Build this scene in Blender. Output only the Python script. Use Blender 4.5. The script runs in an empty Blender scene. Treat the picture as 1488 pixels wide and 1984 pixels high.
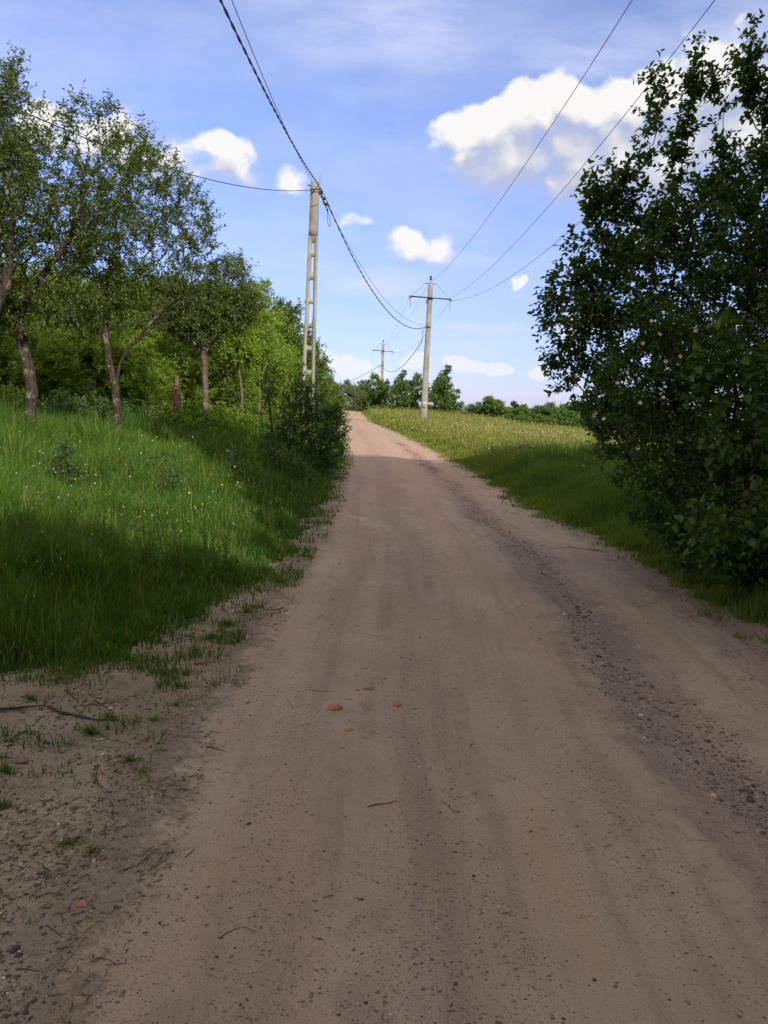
import bpy, math, random
import numpy as np
from mathutils import Matrix, Vector

SC = bpy.context.scene
COL = SC.collection
rad = math.radians

# ------------------------------------------------------------------ camera
PITCH, ROLL, CAMZ, FPX = rad(7.86), rad(1.5), 1.6, 1500.0
cam_d = bpy.data.cameras.new("camera")
cam = bpy.data.objects.new("camera", cam_d); COL.objects.link(cam)
cam_d.sensor_fit = 'VERTICAL'; cam_d.sensor_height = 24; cam_d.sensor_width = 18
cam_d.lens = 24 * FPX / 1984; cam_d.clip_start = 0.05; cam_d.clip_end = 8000
CM = Matrix.Translation((0, 0, CAMZ)) @ Matrix.Rotation(rad(90) - PITCH, 4, 'X') @ Matrix.Rotation(ROLL, 4, 'Z')
cam.matrix_world = CM
SC.camera = cam

# ------------------------------------------------------------------ light, exposure
SUN_EL, SUN_AZ = rad(27), rad(150)      # azimuth clockwise from +Y: behind the camera, to the right
SUNV = Vector((math.sin(SUN_AZ) * math.cos(SUN_EL), math.cos(SUN_AZ) * math.cos(SUN_EL), math.sin(SUN_EL)))
sd = bpy.data.lights.new("sun", 'SUN'); sd.energy = 5.0; sd.angle = rad(0.6); sd.color = (1, .91, .78)
so = bpy.data.objects.new("sun", sd); COL.objects.link(so); so.rotation_euler = SUNV.to_track_quat('Z', 'Y').to_euler()
so.location = (0, 0, 50)
SC.view_settings.view_transform = 'Standard'; SC.view_settings.look = 'None'
SC.view_settings.gamma = 1; SC.view_settings.exposure = 0.32
SC.cycles.max_bounces = 6; SC.cycles.diffuse_bounces = 3; SC.cycles.transmission_bounces = 4
SC.cycles.transparent_max_bounces = 4; SC.cycles.glossy_bounces = 2
SC.cycles.sample_clamp_indirect = 6
SC.cycles.use_denoising = True


def ray(px, py):
    v = Vector(((px - 744) / FPX, -(py - 992) / FPX, -1))
    return (CM.to_3x3() @ v).normalized()


def at(px, py, y):
    d = ray(px, py)
    return Vector((0, 0, CAMZ)) + d * (y / d.y)


# ------------------------------------------------------------------ world: sky and clouds by direction
world = bpy.data.worlds.new("World"); SC.world = world; world.use_nodes = True


class NT:
    def __init__(s, tree): s.t = tree; s.n = tree.nodes; s.l = tree.links
    def node(s, typ, **kw):
        n = s.n.new(typ)
        for k, v in kw.items(): setattr(n, k, v)
        return n
    def put(s, sock, v):
        if isinstance(v, bpy.types.NodeSocket): s.l.new(v, sock)
        elif v is not None: sock.default_value = v
    def m(s, op, a, b=None, c=None, clamp=False):
        n = s.node('ShaderNodeMath', operation=op); n.use_clamp = clamp
        s.put(n.inputs[0], a); s.put(n.inputs[1], b); s.put(n.inputs[2], c); return n.outputs[0]
    def vm(s, op, a, b=None, out=0):
        n = s.node('ShaderNodeVectorMath', operation=op)
        s.put(n.inputs[0], a)
        if op == 'SCALE': s.put(n.inputs['Scale'], b)
        else: s.put(n.inputs[1], b)
        return n.outputs['Value'] if op in ('LENGTH', 'DOT_PRODUCT', 'DISTANCE') else n.outputs[0]
    def noise(s, vec, scale, detail=4, rough=.55, col=False, dist=0):
        n = s.node('ShaderNodeTexNoise'); s.put(n.inputs['Vector'], vec)
        n.inputs['Scale'].default_value = scale; n.inputs['Detail'].default_value = detail
        n.inputs['Roughness'].default_value = rough; n.inputs['Distortion'].default_value = dist
        return n.outputs['Color' if col else 'Fac']
    def ramp(s, fac, pts, interp='LINEAR'):
        n = s.node('ShaderNodeValToRGB'); r = n.color_ramp; r.interpolation = interp
        while len(r.elements) < len(pts): r.elements.new(.5)
        for e, (p, c) in zip(r.elements, pts):
            e.position = p; e.color = (c[0], c[1], c[2], 1) if isinstance(c, (tuple, list)) else (c, c, c, 1)
        s.put(n.inputs[0], fac); return n.outputs[0]
    def mr(s, v, a, b, c=0, d=1, smooth=True):
        n = s.node('ShaderNodeMapRange'); n.interpolation_type = 'SMOOTHSTEP' if smooth else 'LINEAR'
        s.put(n.inputs[0], v); s.put(n.inputs[1], a); s.put(n.inputs[2], b); s.put(n.inputs[3], c); s.put(n.inputs[4], d)
        return n.outputs[0]
    def mix(s, f, a, b, blend='MIX'):
        n = s.node('ShaderNodeMix', data_type='RGBA', blend_type=blend)
        s.put(n.inputs[0], f)
        for i, v in ((6, a), (7, b)):
            if isinstance(v, tuple): v = (v[0], v[1], v[2], 1)
            s.put(n.inputs[i], v)
        return n.outputs[2]
    def map(s, vec, scale=(1, 1, 1), loc=(0, 0, 0)):
        n = s.node('ShaderNodeMapping'); s.put(n.inputs[0], vec)
        n.inputs['Scale'].default_value = scale; n.inputs['Location'].default_value = loc
        return n.outputs[0]


def uv_of(px, py):
    d = ray(px, py); return d.x / d.y, d.z / d.y


CLOUDS = [  # px, py, rx, ry, weight
    (890, 258, 62, 52, 1), (945, 232, 66, 58, 1), (880, 300, 40, 36, .9), (1015, 215, 62, 56, 1), (1060, 205, 50, 50, 1), (1115, 190, 62, 60, 1), (1165, 200, 60, 55, 1),
    (1225, 180, 60, 60, 1), (1290, 165, 75, 65, 1), (1370, 170, 90, 90, 1), (985, 300, 120, 80, 1), (1090, 350, 110, 60, .95), (1110, 290, 110, 100, 1), (1220, 270, 120, 110, 1),
    (1330, 280, 120, 130, 1), (1440, 270, 120, 140, 1), (1035, 360, 50, 40, .9), (1180, 400, 110, 60, .8), (1300, 420, 120, 80, .9), (900, 300, 50, 40, .8),
    (425, 292, 62, 48, .75), (395, 340, 85, 45, .6), (335, 315, 60, 45, .55), (280, 320, 70, 55, .8), (450, 350, 45, 35, .7), (200, 280, 80, 60, .7),
    (95, 225, 50, 45, .85), (130, 270, 80, 60, .8), (545, 345, 36, 30, .55), (550, 370, 45, 22, .42), (570, 415, 60, 22, .35), (665, 432, 60, 24, .38),
    (805, 470, 42, 38, .7), (850, 490, 50, 40, .6), (800, 500, 55, 45, .55), (850, 515, 70, 32, .5), (780, 455, 40, 24, .4),
    (878, 700, 32, 22, 1), (905, 695, 28, 18, .95), (945, 706, 28, 16, .95), (1035, 712, 32, 20, .95), (1130, 640, 60, 25, .6),
    (660, 700, 50, 20, .6), (710, 712, 40, 16, .5), (790, 700, 30, 22, .7), (1010, 552, 15, 18, .55), (1060, 770, 60, 12, .35)]
STREAKS = [(715, 545, 170, 30, .9), (640, 520, 120, 30, .5), (880, 642, 200, 18, .8), (940, 672, 190, 20, .7), (900, 505, 70, 18, .7), (480, 455, 110, 35, .35),
           (760, 60, 300, 120, .75), (640, 10, 260, 60, .6), (520, 480, 260, 60, .4), (1000, 560, 200, 50, .3), (1180, 95, 280, 60, .75), (1440, 90, 180, 120, .75), (330, 60, 200, 60, .25), (860, 590, 120, 14, .3), (480, 560, 200, 40, .25)]


def make_density_group():
    g = bpy.data.node_groups.new("cloud_density", 'ShaderNodeTree')
    g.interface.new_socket("P", in_out='INPUT', socket_type='NodeSocketVector')
    g.interface.new_socket("D", in_out='OUTPUT', socket_type='NodeSocketFloat')
    t = NT(g)
    gi = t.node('NodeGroupInput'); go = t.node('NodeGroupOutput')
    p = gi.outputs[0]
    w = t.vm('SUBTRACT', t.noise(p, 6, 3, .5, col=True), (.5, .5, .5))
    wf = t.vm('SUBTRACT', t.noise(p, 26, 5, .6, col=True), (.5, .5, .5))
    pw = t.vm('ADD', p, t.vm('ADD', t.vm('SCALE', w, .13), t.vm('SCALE', wf, .03)))
    acc = None
    for px, py, rx, ry, wt in CLOUDS:
        u, v = uv_of(px, py)
        q = t.vm('SUBTRACT', pw, (u, v, 0.0))
        q = t.vm('MULTIPLY', q, (FPX / rx / 1.12, FPX / ry / 1.12, 0))
        f = t.m('MULTIPLY', t.m('SUBTRACT', 1.0, t.vm('LENGTH', q)), wt)
        if acc is None: acc = f
        else:
            n = t.node('ShaderNodeMath', operation='SMOOTH_MAX'); t.put(n.inputs[0], acc); t.put(n.inputs[1], f); n.inputs[2].default_value = .3
            acc = n.outputs[0]
    nz = t.m('SUBTRACT', t.noise(t.map(p, (1, 1.2, 1)), 16, 7, .6), .5)
    vor = t.node('ShaderNodeTexVoronoi'); vor.feature = 'SMOOTH_F1'; t.put(vor.inputs['Vector'], pw); vor.inputs['Scale'].default_value = 34
    vor.inputs['Smoothness'].default_value = .6
    bill = t.m('SUBTRACT', .35, vor.outputs['Distance'])
    d = t.m('SUBTRACT', t.m('ADD', acc, t.m('ADD', t.m('MULTIPLY', nz, .85), t.m('MULTIPLY', bill, .25))), .06)
    t.put(go.inputs[0], d)
    return g


def build_world():
    t = NT(world.node_tree); t.n.clear()
    out = t.node('ShaderNodeOutputWorld'); bg = t.node('ShaderNodeBackground')
    sky = t.node('ShaderNodeTexSky'); sky.sky_type = 'NISHITA'; sky.sun_disc = False
    sky.sun_elevation = SUN_EL; sky.sun_rotation = SUN_AZ; sky.air_density = 1.0; sky.dust_density = .25; sky.ozone_density = 2.0
    sky.altitude = 300
    tc = t.node('ShaderNodeTexCoord'); sp = t.node('ShaderNodeSeparateXYZ'); t.put(sp.inputs[0], tc.outputs['Generated'])
    x, y, z = sp.outputs
    skyc = t.mix(1.0, sky.outputs[0], t.mix(t.mr(z, 0, .36, 0, 1, False), (.44, .462, .865), (.92, .86, 1.06)), 'MULTIPLY')
    yy = t.m('MAXIMUM', y, .12)
    cb = t.node('ShaderNodeCombineXYZ'); t.put(cb.inputs[0], t.m('DIVIDE', x, yy)); t.put(cb.inputs[1], t.m('DIVIDE', z, yy))
    P = cb.outputs[0]
    grp = make_density_group()
    g1 = t.node('ShaderNodeGroup', node_tree=grp); t.put(g1.inputs[0], P)
    g2 = t.node('ShaderNodeGroup', node_tree=grp); t.put(g2.inputs[0], t.vm('ADD', P, (-.004, .028, 0)))
    d1, d2 = g1.outputs[0], g2.outputs[0]
    # thin high cloud
    st = None
    pw = t.vm('ADD', P, t.vm('SCALE', t.vm('SUBTRACT', t.noise(t.map(P, (1, 3, 1)), 3.5, 4, .6, col=True), (.5, .5, .5)), .10))
    for px, py, rx, ry, wt in STREAKS:
        u, v = uv_of(px, py)
        q = t.vm('MULTIPLY', t.vm('SUBTRACT', pw, (u, v, 0.0)), (FPX / rx, FPX / ry, 0))
        f = t.m('MULTIPLY', t.m('EXPONENT', t.m('MULTIPLY', t.m('POWER', t.vm('LENGTH', q), 2), -1.3)), wt)
        st = f if st is None else t.m('MAXIMUM', st, f)
    stn = t.noise(t.map(P, (1, 3.2, 1)), 7, 6, .62)
    st = t.m('MULTIPLY', st, t.mr(stn, .25, .7, .35, 1))
    st = t.m('MINIMUM', st, .8)
    veil = t.m('ADD', .05, t.m('MULTIPLY', t.mr(t.noise(t.map(P, (1, 2.4, 1)), 2.6, 6, .62), .36, .72), .34))
    st = t.m('MAXIMUM', st, veil)
    c1 = t.mix(st, skyc, (4.0, 4.25, 5.6))
    g3 = t.node('ShaderNodeGroup', node_tree=grp); t.put(g3.inputs[0], t.vm('ADD', P, (-.010, .045, 0)))
    top = t.mr(t.m('SUBTRACT', d1, g3.outputs[0]), .0, .95)
    alpha = t.m('MULTIPLY', t.mr(t.m('DIVIDE', t.m('ADD', d1, .08), t.m('SUBTRACT', .85, t.m('MULTIPLY', top, .60))), 0, 1), 1.0)
    lit = t.mr(t.m('SUBTRACT', d1, d2), -.25, .40)
    lit2 = t.m('MULTIPLY', t.m('ADD', t.m('MULTIPLY', lit, .45), t.m('MULTIPLY', top, .75)), 1.0, clamp=True)
    ccol = t.mix(lit2, (2.85, 3.0, 3.7), (5.3, 5.2, 5.05))
    lowf = t.mr(z, .0, .2, .5, 1)
    c2 = t.mix(t.m('MULTIPLY', t.m('MULTIPLY', alpha, lowf), .95), c1, ccol)
    front = t.mr(y, .12, .3)
    below = t.mr(z, -.02, .0)
    # low haze toward the horizon is already in the sky texture
    # unseen broken bright cloud added overhead, beside, behind to lift and warm ambient light
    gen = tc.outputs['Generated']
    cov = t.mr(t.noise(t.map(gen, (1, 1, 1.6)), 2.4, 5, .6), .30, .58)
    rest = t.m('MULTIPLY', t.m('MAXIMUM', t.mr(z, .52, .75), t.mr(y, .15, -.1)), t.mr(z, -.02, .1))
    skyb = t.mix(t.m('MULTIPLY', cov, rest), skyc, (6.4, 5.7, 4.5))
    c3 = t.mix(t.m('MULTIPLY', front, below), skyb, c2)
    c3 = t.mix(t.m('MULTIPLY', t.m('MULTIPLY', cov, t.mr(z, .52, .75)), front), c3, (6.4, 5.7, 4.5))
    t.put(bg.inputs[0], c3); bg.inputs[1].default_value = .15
    t.l.new(bg.outputs[0], out.inputs[0])
    world.cycles.sampling_method = 'MANUAL'; world.cycles.sample_map_resolution = 512


build_world()

# ------------------------------------------------------------------ small numeric helpers
RNG = np.random.default_rng(7)


def _hash(ix, iy, s):
    h = (ix.astype(np.int64) * 374761393 + iy.astype(np.int64) * 668265263 + s * 1274126177) & 0xffffffff
    h = ((h ^ (h >> 13)) * 1274126177) & 0xffffffff
    return ((h ^ (h >> 16)) & 0xffff) / 65535.0


def vnoise(x, y, s=0):
    x = np.asarray(x, float); y = np.asarray(y, float)
    ix = np.floor(x); iy = np.floor(y); fx = x - ix; fy = y - iy
    fx = fx * fx * (3 - 2 * fx); fy = fy * fy * (3 - 2 * fy)
    a = _hash(ix, iy, s); b = _hash(ix + 1, iy, s); c = _hash(ix, iy + 1, s); d = _hash(ix + 1, iy + 1, s)
    return (a * (1 - fx) + b * fx) * (1 - fy) + (c * (1 - fx) + d * fx) * fy


def fbm(x, y, s=0, o=4):
    v = 0; a = .5; t = 0
    for i in range(o):
        v = v + a * vnoise(x * 2 ** i + 17 * i, y * 2 ** i - 9 * i, s + i); t += a; a *= .5
    return v / t


def sstep(a, b, x):
    t = np.clip((np.asarray(x, float) - a) / (b - a), 0, 1); return t * t * (3 - 2 * t)


# ------------------------------------------------------------------ terrain
ZP = np.array([(-400, -2), (-60, 0), (20, 0), (36, 0.02), (48, .07), (58, .2), (70, .47), (80, .72), (86, .84), (92, .9), (105, .75), (125, .2), (160, -1.5), (260, -9), (600, -22), (4000, -60)])
_yy = np.linspace(-400, 4000, 17601); _zz = np.interp(_yy, ZP[:, 0], ZP[:, 1])
_k = np.hanning(33); _k /= _k.sum(); _zz = np.convolve(np.pad(_zz, 16, mode='edge'), _k, 'valid')


def zr(y): return np.interp(y, _yy, _zz)


def hit_profile(px, py):
    d = ray(px, py)
    ys = np.concatenate([np.arange(.5, 20, .01), np.arange(20, 120, .05)])
    z = CAMZ + d.z / d.y * ys
    k = np.argmax(z < zr(ys))
    y = ys[k]; return d.x / d.y * y, y


def edge(pts, pre=(), post=()):
    a = list(pre) + [(hit_profile(*p)[1], hit_profile(*p)[0]) for p in pts] + list(post)
    a.sort(); a = np.array(a); return a[:, 0], a[:, 1]


EL = edge([(300, 1600), (380, 1400), (470, 1250), (540, 1150), (600, 1060), (640, 1000), (662, 950), (678, 890), (670, 850), (657, 820)],
          pre=[(-200, 14), (-60, 2), (-30, -.5), (-10, -.9), (0, -.95)], post=[(85, -5.2), (95, -7.5), (110, -13), (140, -26), (300, -120)])
ER = edge([(1488, 1240), (1350, 1150), (1200, 1060), (1050, 1000), (970, 945), (895, 905), (815, 860), (770, 838), (717, 818)],
          pre=[(-200, 17.5), (-60, 5.5), (-30, 3), (-10, 2.75), (0, 2.7), (3, 2.65)], post=[(85, -2.9), (95, -5), (110, -10), (140, -23), (300, -117)])
GL = edge([(0, 1345), (310, 1290), (400, 1220), (462, 1175), (526, 1125), (584, 1068), (628, 1006), (660, 950), (679, 890), (668, 850), (655, 820)],
          pre=[(-200, 13), (-60, 1.4), (-30, -1.2), (-10, -2.6), (0, -3.0), (3.2, -2.9), (3.9, -2.5)], post=[(85, -5.3), (95, -7.6), (110, -13.1), (140, -26), (300, -120)])


def _w(y): return (fbm(y * 1.3, 3.1, 11, 3) - .5)
def xl(y): return np.interp(y, *EL) + _w(y) * .18
def xr(y): return np.interp(y, *ER) + _w(np.asarray(y) + 77) * .22
def gl(y): return np.minimum(np.interp(y, *GL) + _w(np.asarray(y) + 31) * .25, xl(y) + .02)


def H0(x, y):
    x = np.asarray(x, float); y = np.asarray(y, float)
    z = zr(y)
    L = np.interp(y, *EL); R = np.interp(y, *ER)
    dl = np.clip(L - x - .5, 0, None); dr = np.clip(x - R, 0, None)
    near = sstep(2.5, 7, y) * sstep(160, 90, y)
    z = z + near * (.95 * (1 - np.exp(-dl / 4.6)) + .012 * np.clip(dl - 4, 0, 40)) * (.55 + .45 * sstep(3, 12, y))
    z = z + near * .22 * sstep(0, 2.2, dr) - .047 * np.clip(x - 4, 0, 60) * sstep(14, 45, y) * sstep(300, 150, y)
    z = z - .02 * np.clip(np.abs(x) - 60, 0, 400)
    return z


def H(x, y):
    x = np.asarray(x, float); y = np.asarray(y, float)
    z = H0(x, y)
    L = np.interp(y, *EL); R = np.interp(y, *ER)
    off = np.maximum(L - x, x - R)
    o = sstep(-.1, .6, off)
    z = z + o * ((fbm(x * 3.2, y * 3.2, 3, 3) - .5) * .05 + (fbm(x * .5, y * .5, 5, 3) - .5) * .16 * sstep(.3, 2.5, off))
    z = z + o * sstep(2.2, .3, off) * (fbm(x * 13, y * 13, 9, 4) - .5) * .045
    # wheel tracks, slightly hollow
    u = x - (L + R) / 2
    for c, s, a in ((-.85, .3, .022), (.62, .28, .02), (0, .25, -.01)):
        z = z - a * np.exp(-((u - c) / s) ** 2) * (1 - o) * (.5 + fbm(y * .8, c * 7, 21, 3))
    z = z + (1 - o) * (fbm(x * 5, y * 2.2, 41, 4) - .5) * .016
    return z


def Hs(x, y): return float(H(np.array([x]), np.array([y]))[0])


def ground_at(px, py):
    d = ray(px, py)
    ys = np.concatenate([np.arange(.8, 20, .01), np.arange(20, 120, .05)])
    z = CAMZ + d.z / d.y * ys; x = d.x / d.y * ys
    k = np.argmax(z < H(x, ys)); return Vector((x[k], ys[k], Hs(x[k], ys[k])))


# ------------------------------------------------------------------ object helpers
def tag(o, label=None, cat=None, group=None, kind=None):
    if label: o['label'] = label
    if cat: o['category'] = cat
    if group: o['group'] = group
    if kind: o['kind'] = kind
    return o


def empty(name, loc, label, cat, group=None, rz=0):
    o = bpy.data.objects.new(name, None); COL.objects.link(o); o.location = loc; o.rotation_euler = (0, 0, rz)
    o.empty_display_size = .2
    return tag(o, label, cat, group)


def obj(name, me, mat, parent=None):
    o = bpy.data.objects.new(name, me); COL.objects.link(o)
    if mat and not me.materials: me.materials.append(mat)
    if parent is not None: o.parent = parent
    return o


def mesh_np(name, V, tris=None, quads=None, smooth=False, attrs=None):
    V = np.asarray(V, np.float32).reshape(-1, 3)
    me = bpy.data.meshes.new(name)
    me.vertices.add(len(V)); me.vertices.foreach_set('co', V.ravel())
    nt = 0 if tris is None else len(tris); nq = 0 if quads is None else len(quads)
    loops = []
    if nt: loops.append(np.asarray(tris, np.int32).ravel())
    if nq: loops.append(np.asarray(quads, np.int32).ravel())
    L = np.concatenate(loops)
    me.loops.add(len(L)); me.loops.foreach_set('vertex_index', L)
    me.polygons.add(nt + nq)
    tot = np.concatenate([np.full(nt, 3, np.int32), np.full(nq, 4, np.int32)])
    st = np.concatenate([[0], np.cumsum(tot)[:-1]]).astype(np.int32)
    me.polygons.foreach_set('loop_start', st); me.polygons.foreach_set('loop_total', tot)
    if smooth: me.polygons.foreach_set('use_smooth', np.ones(nt + nq, bool))
    for k, a in (attrs or {}).items():
        at_ = me.attributes.new(k, 'FLOAT', 'POINT'); at_.data.foreach_set('value', np.asarray(a, np.float32))
    me.update(calc_edges=True)
    return me


def norm(v):
    return v / np.maximum(np.linalg.norm(v, axis=-1, keepdims=True), 1e-9)


class Geo:
    """collects verts / tris / quads of ONE mesh"""
    def __init__(s): s.V = []; s.T = []; s.Q = []; s.n = 0
    def add(s, V, T=None, Q=None):
        V = np.asarray(V, float).reshape(-1, 3)
        if T is not None and len(T): s.T.append(np.asarray(T) + s.n)
        if Q is not None and len(Q): s.Q.append(np.asarray(Q) + s.n)
        s.V.append(V); s.n += len(V)
    def box(s, c, size, R=None, taper=1.0):
        x, y, z = [a / 2 for a in size]
        v = np.array([(sx * x * (taper if sz > 0 else 1), sy * y * (taper if sz > 0 else 1), sz * z) for sz in (-1, 1) for sx, sy in ((-1, -1), (1, -1), (1, 1), (-1, 1))])
        if R is not None: v = v @ np.array(R).T
        s.add(v + np.array(c), None, [(0, 3, 2, 1), (4, 5, 6, 7), (0, 1, 5, 4), (1, 2, 6, 5), (2, 3, 7, 6), (3, 0, 4, 7)])
    def tube(s, P, r, k=8, cap=True):
        P = np.asarray(P, float); n = len(P); r = np.broadcast_to(np.asarray(r, float), (n,))
        d = np.gradient(P, axis=0); d = norm(d)
        ref = np.array([0.13, .31, .94]) if abs(d[:, 2]).mean() < .8 else np.array([.9, .4, .1])
        u = norm(np.cross(d, ref)); w = np.cross(d, u)
        a = np.arange(k) / k * 2 * np.pi
        ring = P[:, None] + r[:, None, None] * (np.cos(a)[None, :, None] * u[:, None] + np.sin(a)[None, :, None] * w[:, None])
        V = ring.reshape(-1, 3); Q = []
        for i in range(n - 1):
            for j in range(k):
                j2 = (j + 1) % k; Q.append((i * k + j, i * k + j2, (i + 1) * k + j2, (i + 1) * k + j))
        T = []
        if cap:
            V = np.vstack([V, P[0], P[-1]])
            for j in range(k):
                j2 = (j + 1) % k; T.append((n * k, j2, j)); T.append((n * k + 1, (n - 1) * k + j, (n - 1) * k + j2))
        s.add(V, T, Q)
    def build(s, name, mat, parent=None, smooth=False):
        me = mesh_np(name, np.vstack(s.V), np.vstack(s.T) if s.T else None, np.vstack(s.Q) if s.Q else None, smooth)
        return obj(name, me, mat, parent)


# ------------------------------------------------------------------ materials
def newmat(name):
    m = bpy.data.materials.new(name); m.use_nodes = True; t = NT(m.node_tree); t.n.clear()
    out = t.node('ShaderNodeOutputMaterial'); return m, t, out


def bsdf(t, out, col, rough=.8, spec=.3, normal=None, metal=0):
    b = t.node('ShaderNodeBsdfPrincipled'); t.put(b.inputs['Base Color'], (*col, 1) if isinstance(col, tuple) else col)
    t.put(b.inputs['Roughness'], rough); b.inputs['Specular IOR Level'].default_value = spec; b.inputs['Metallic'].default_value = metal
    if normal is not None: t.put(b.inputs['Normal'], normal)
    t.l.new(b.outputs[0], out.inputs[0]); return b


def bump(t, h, dist=.01, strength=1):
    n = t.node('ShaderNodeBump'); t.put(n.inputs['Height'], h); n.inputs['Distance'].default_value = dist; n.inputs['Strength'].default_value = strength
    return n.outputs[0]


def leaf_mat(name, ca, cb, cc=None, trans=.4, rough=.5, spec=.35):
    m, t, out = newmat(name)
    at_ = t.node('ShaderNodeAttribute', attribute_name='rnd'); r = at_.outputs['Fac']
    pts = [(0, ca), (.75, cb), (1, cc or cb)]
    col = t.ramp(r, pts)
    tc = t.node('ShaderNodeTexCoord')
    big = t.noise(tc.outputs['Object'], 1.1, 2)
    col = t.mix(t.mr(big, .4, .65, 0, .3), col, ca)
    oi = t.node('ShaderNodeObjectInfo')
    col = t.mix(.35, col, t.ramp(oi.outputs['Random'], [(0, ca), (.4, cb), (1, tuple(min(1, c * 1.25) for c in cb))]))
    b = t.node('ShaderNodeBsdfPrincipled'); t.put(b.inputs['Base Color'], col); b.inputs['Roughness'].default_value = rough
    b.inputs['Specular IOR Level'].default_value = spec
    tr = t.node('ShaderNodeBsdfTranslucent'); t.put(tr.inputs[0], t.mix(1.0, col, (1.5, 1.5, .55), 'MULTIPLY'))
    mx = t.node('ShaderNodeMixShader'); mx.inputs[0].default_value = trans
    t.l.new(b.outputs[0], mx.inputs[1]); t.l.new(tr.outputs[0], mx.inputs[2]); t.l.new(mx.outputs[0], out.inputs[0])
    return m


def bark_mat(name, a, b, c):
    m, t, out = newmat(name)
    tc = t.node('ShaderNodeTexCoord'); o = tc.outputs['Object']
    n1 = t.noise(t.map(o, (14, 14, 3)), 2.2, 6, .65); n2 = t.m('ADD', t.m('MULTIPLY', t.noise(o, 3.4, 3), .6), t.m('MULTIPLY', t.noise(t.map(o, (1, 1, .6)), 26, 4, .7), .4))
    col = t.mix(t.mr(n1, .35, .65), a, b)
    col = t.mix(t.mr(n2, .54, .6, 0, .65), col, c)
    bsdf(t, out, col, .9, .15, bump(t, n1, .03))
    return m


M = {}
M['leaf_orchard'] = leaf_mat('leaf_orchard', (.046, .080, .012), (.085, .135, .020), (.14, .18, .045), .36)
M['leaf_forest'] = leaf_mat('leaf_forest', (.10, .175, .018), (.19, .29, .032), (.27, .36, .06), .5)
M['leaf_bush'] = leaf_mat('leaf_bush', (.032, .070, .014), (.060, .125, .024), (.10, .175, .035), .45, .42, .3)
M['leaf_road'] = leaf_mat('leaf_road', (.034, .075, .02), (.065, .125, .03), (.10, .17, .04), .35)
M['leaf_far'] = leaf_mat('leaf_far', (.05, .105, .022), (.10, .175, .036), (.16, .24, .06), .35)
M['leaf_dark'] = leaf_mat('leaf_dark', (.012, .03, .018), (.025, .055, .03), (.04, .07, .04), .15)
M['leaf_bright'] = leaf_mat('leaf_bright', (.06, .14, .01), (.12, .22, .016), (.17, .28, .03), .45)
M['leaf_hazel'] = leaf_mat('leaf_hazel', (.028, .07, .008), (.055, .11, .012), (.08, .14, .02), .4)
M['leaf_pale'] = leaf_mat('leaf_pale', (.11, .15, .07), (.19, .22, .12), (.26, .28, .18), .3)
M['bark'] = bark_mat('bark', (.022, .016, .012), (.06, .045, .034), (.20, .20, .16))
M['bark_grey'] = bark_mat('bark_grey', (.05, .04, .032), (.135, .11, .088), (.24, .22, .19))
M['bark_twig'] = bark_mat('bark_twig', (.03, .024, .018), (.07, .055, .042), (.10, .09, .075))


def grass_mat(name, base, tip, dry, dryamt=.2, trans=.4):
    m, t, out = newmat(name)
    r = t.node('ShaderNodeAttribute', attribute_name='rnd').outputs['Fac']
    h = t.node('ShaderNodeAttribute', attribute_name='hh').outputs['Fac']
    tc = t.node('ShaderNodeTexCoord')
    patch = t.noise(tc.outputs['Object'], .45, 4); pt2 = t.noise(tc.outputs['Object'], 2.1, 4, .6)
    dk = t.node('ShaderNodeAttribute', attribute_name='dryk').outputs['Fac']
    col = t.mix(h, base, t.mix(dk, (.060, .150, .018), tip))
    col = t.mix(t.mr(patch, .38, .66, 0, .55), col, tuple(c * f for c, f in zip(tip, (1.25, 1.05, .8))))
    col = t.mix(t.mr(pt2, .45, .68, 0, .6), col, tuple(c * f for c, f in zip(tip, (.35, .62, 1.0))))
    dk = t.node('ShaderNodeAttribute', attribute_name='dryk').outputs['Fac']
    col = t.mix(t.m('MULTIPLY', t.m('MULTIPLY', t.mr(r, 1 - dryamt, 1 - dryamt * .5), t.mr(h, .1, .7)), dk), col, dry)
    col = t.mix(t.m('MULTIPLY', r, .35), col, t.mix(1.0, col, (.55, .62, .6), 'MULTIPLY'))
    b = t.node('ShaderNodeBsdfPrincipled'); t.put(b.inputs['Base Color'], col); b.inputs['Roughness'].default_value = .5
    b.inputs['Specular IOR Level'].default_value = .22
    tr = t.node('ShaderNodeBsdfTranslucent'); t.put(tr.inputs[0], t.mix(1.0, col, (1.4, 1.45, .6), 'MULTIPLY'))
    mx = t.node('ShaderNodeMixShader'); mx.inputs[0].default_value = trans
    t.l.new(b.outputs[0], mx.inputs[1]); t.l.new(tr.outputs[0], mx.inputs[2]); t.l.new(mx.outputs[0], out.inputs[0])
    return m


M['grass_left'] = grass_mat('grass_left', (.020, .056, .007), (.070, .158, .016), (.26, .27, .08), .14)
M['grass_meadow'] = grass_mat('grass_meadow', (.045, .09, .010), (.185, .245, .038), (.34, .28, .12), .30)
M['grass_head'] = grass_mat('grass_head', (.22, .20, .08), (.27, .23, .10), (.33, .28, .14), .4, .3)


def soil_nodes(t, co):
    n1 = t.noise(co, 1.3, 5, .6); n2 = t.noise(co, 22, 6, .7); n3 = t.noise(co, 95, 4, .7)
    col = t.mix(t.mr(n1, .35, .65), (.255, .210, .162), (.36, .302, .238))
    col = t.mix(t.mr(n2, .5, .72, 0, .8), col, (.14, .11, .085))
    col = t.mix(t.mr(n3, .56, .7, 0, .6), col, (.40, .35, .29))
    return col, n1, n2, n3


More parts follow.
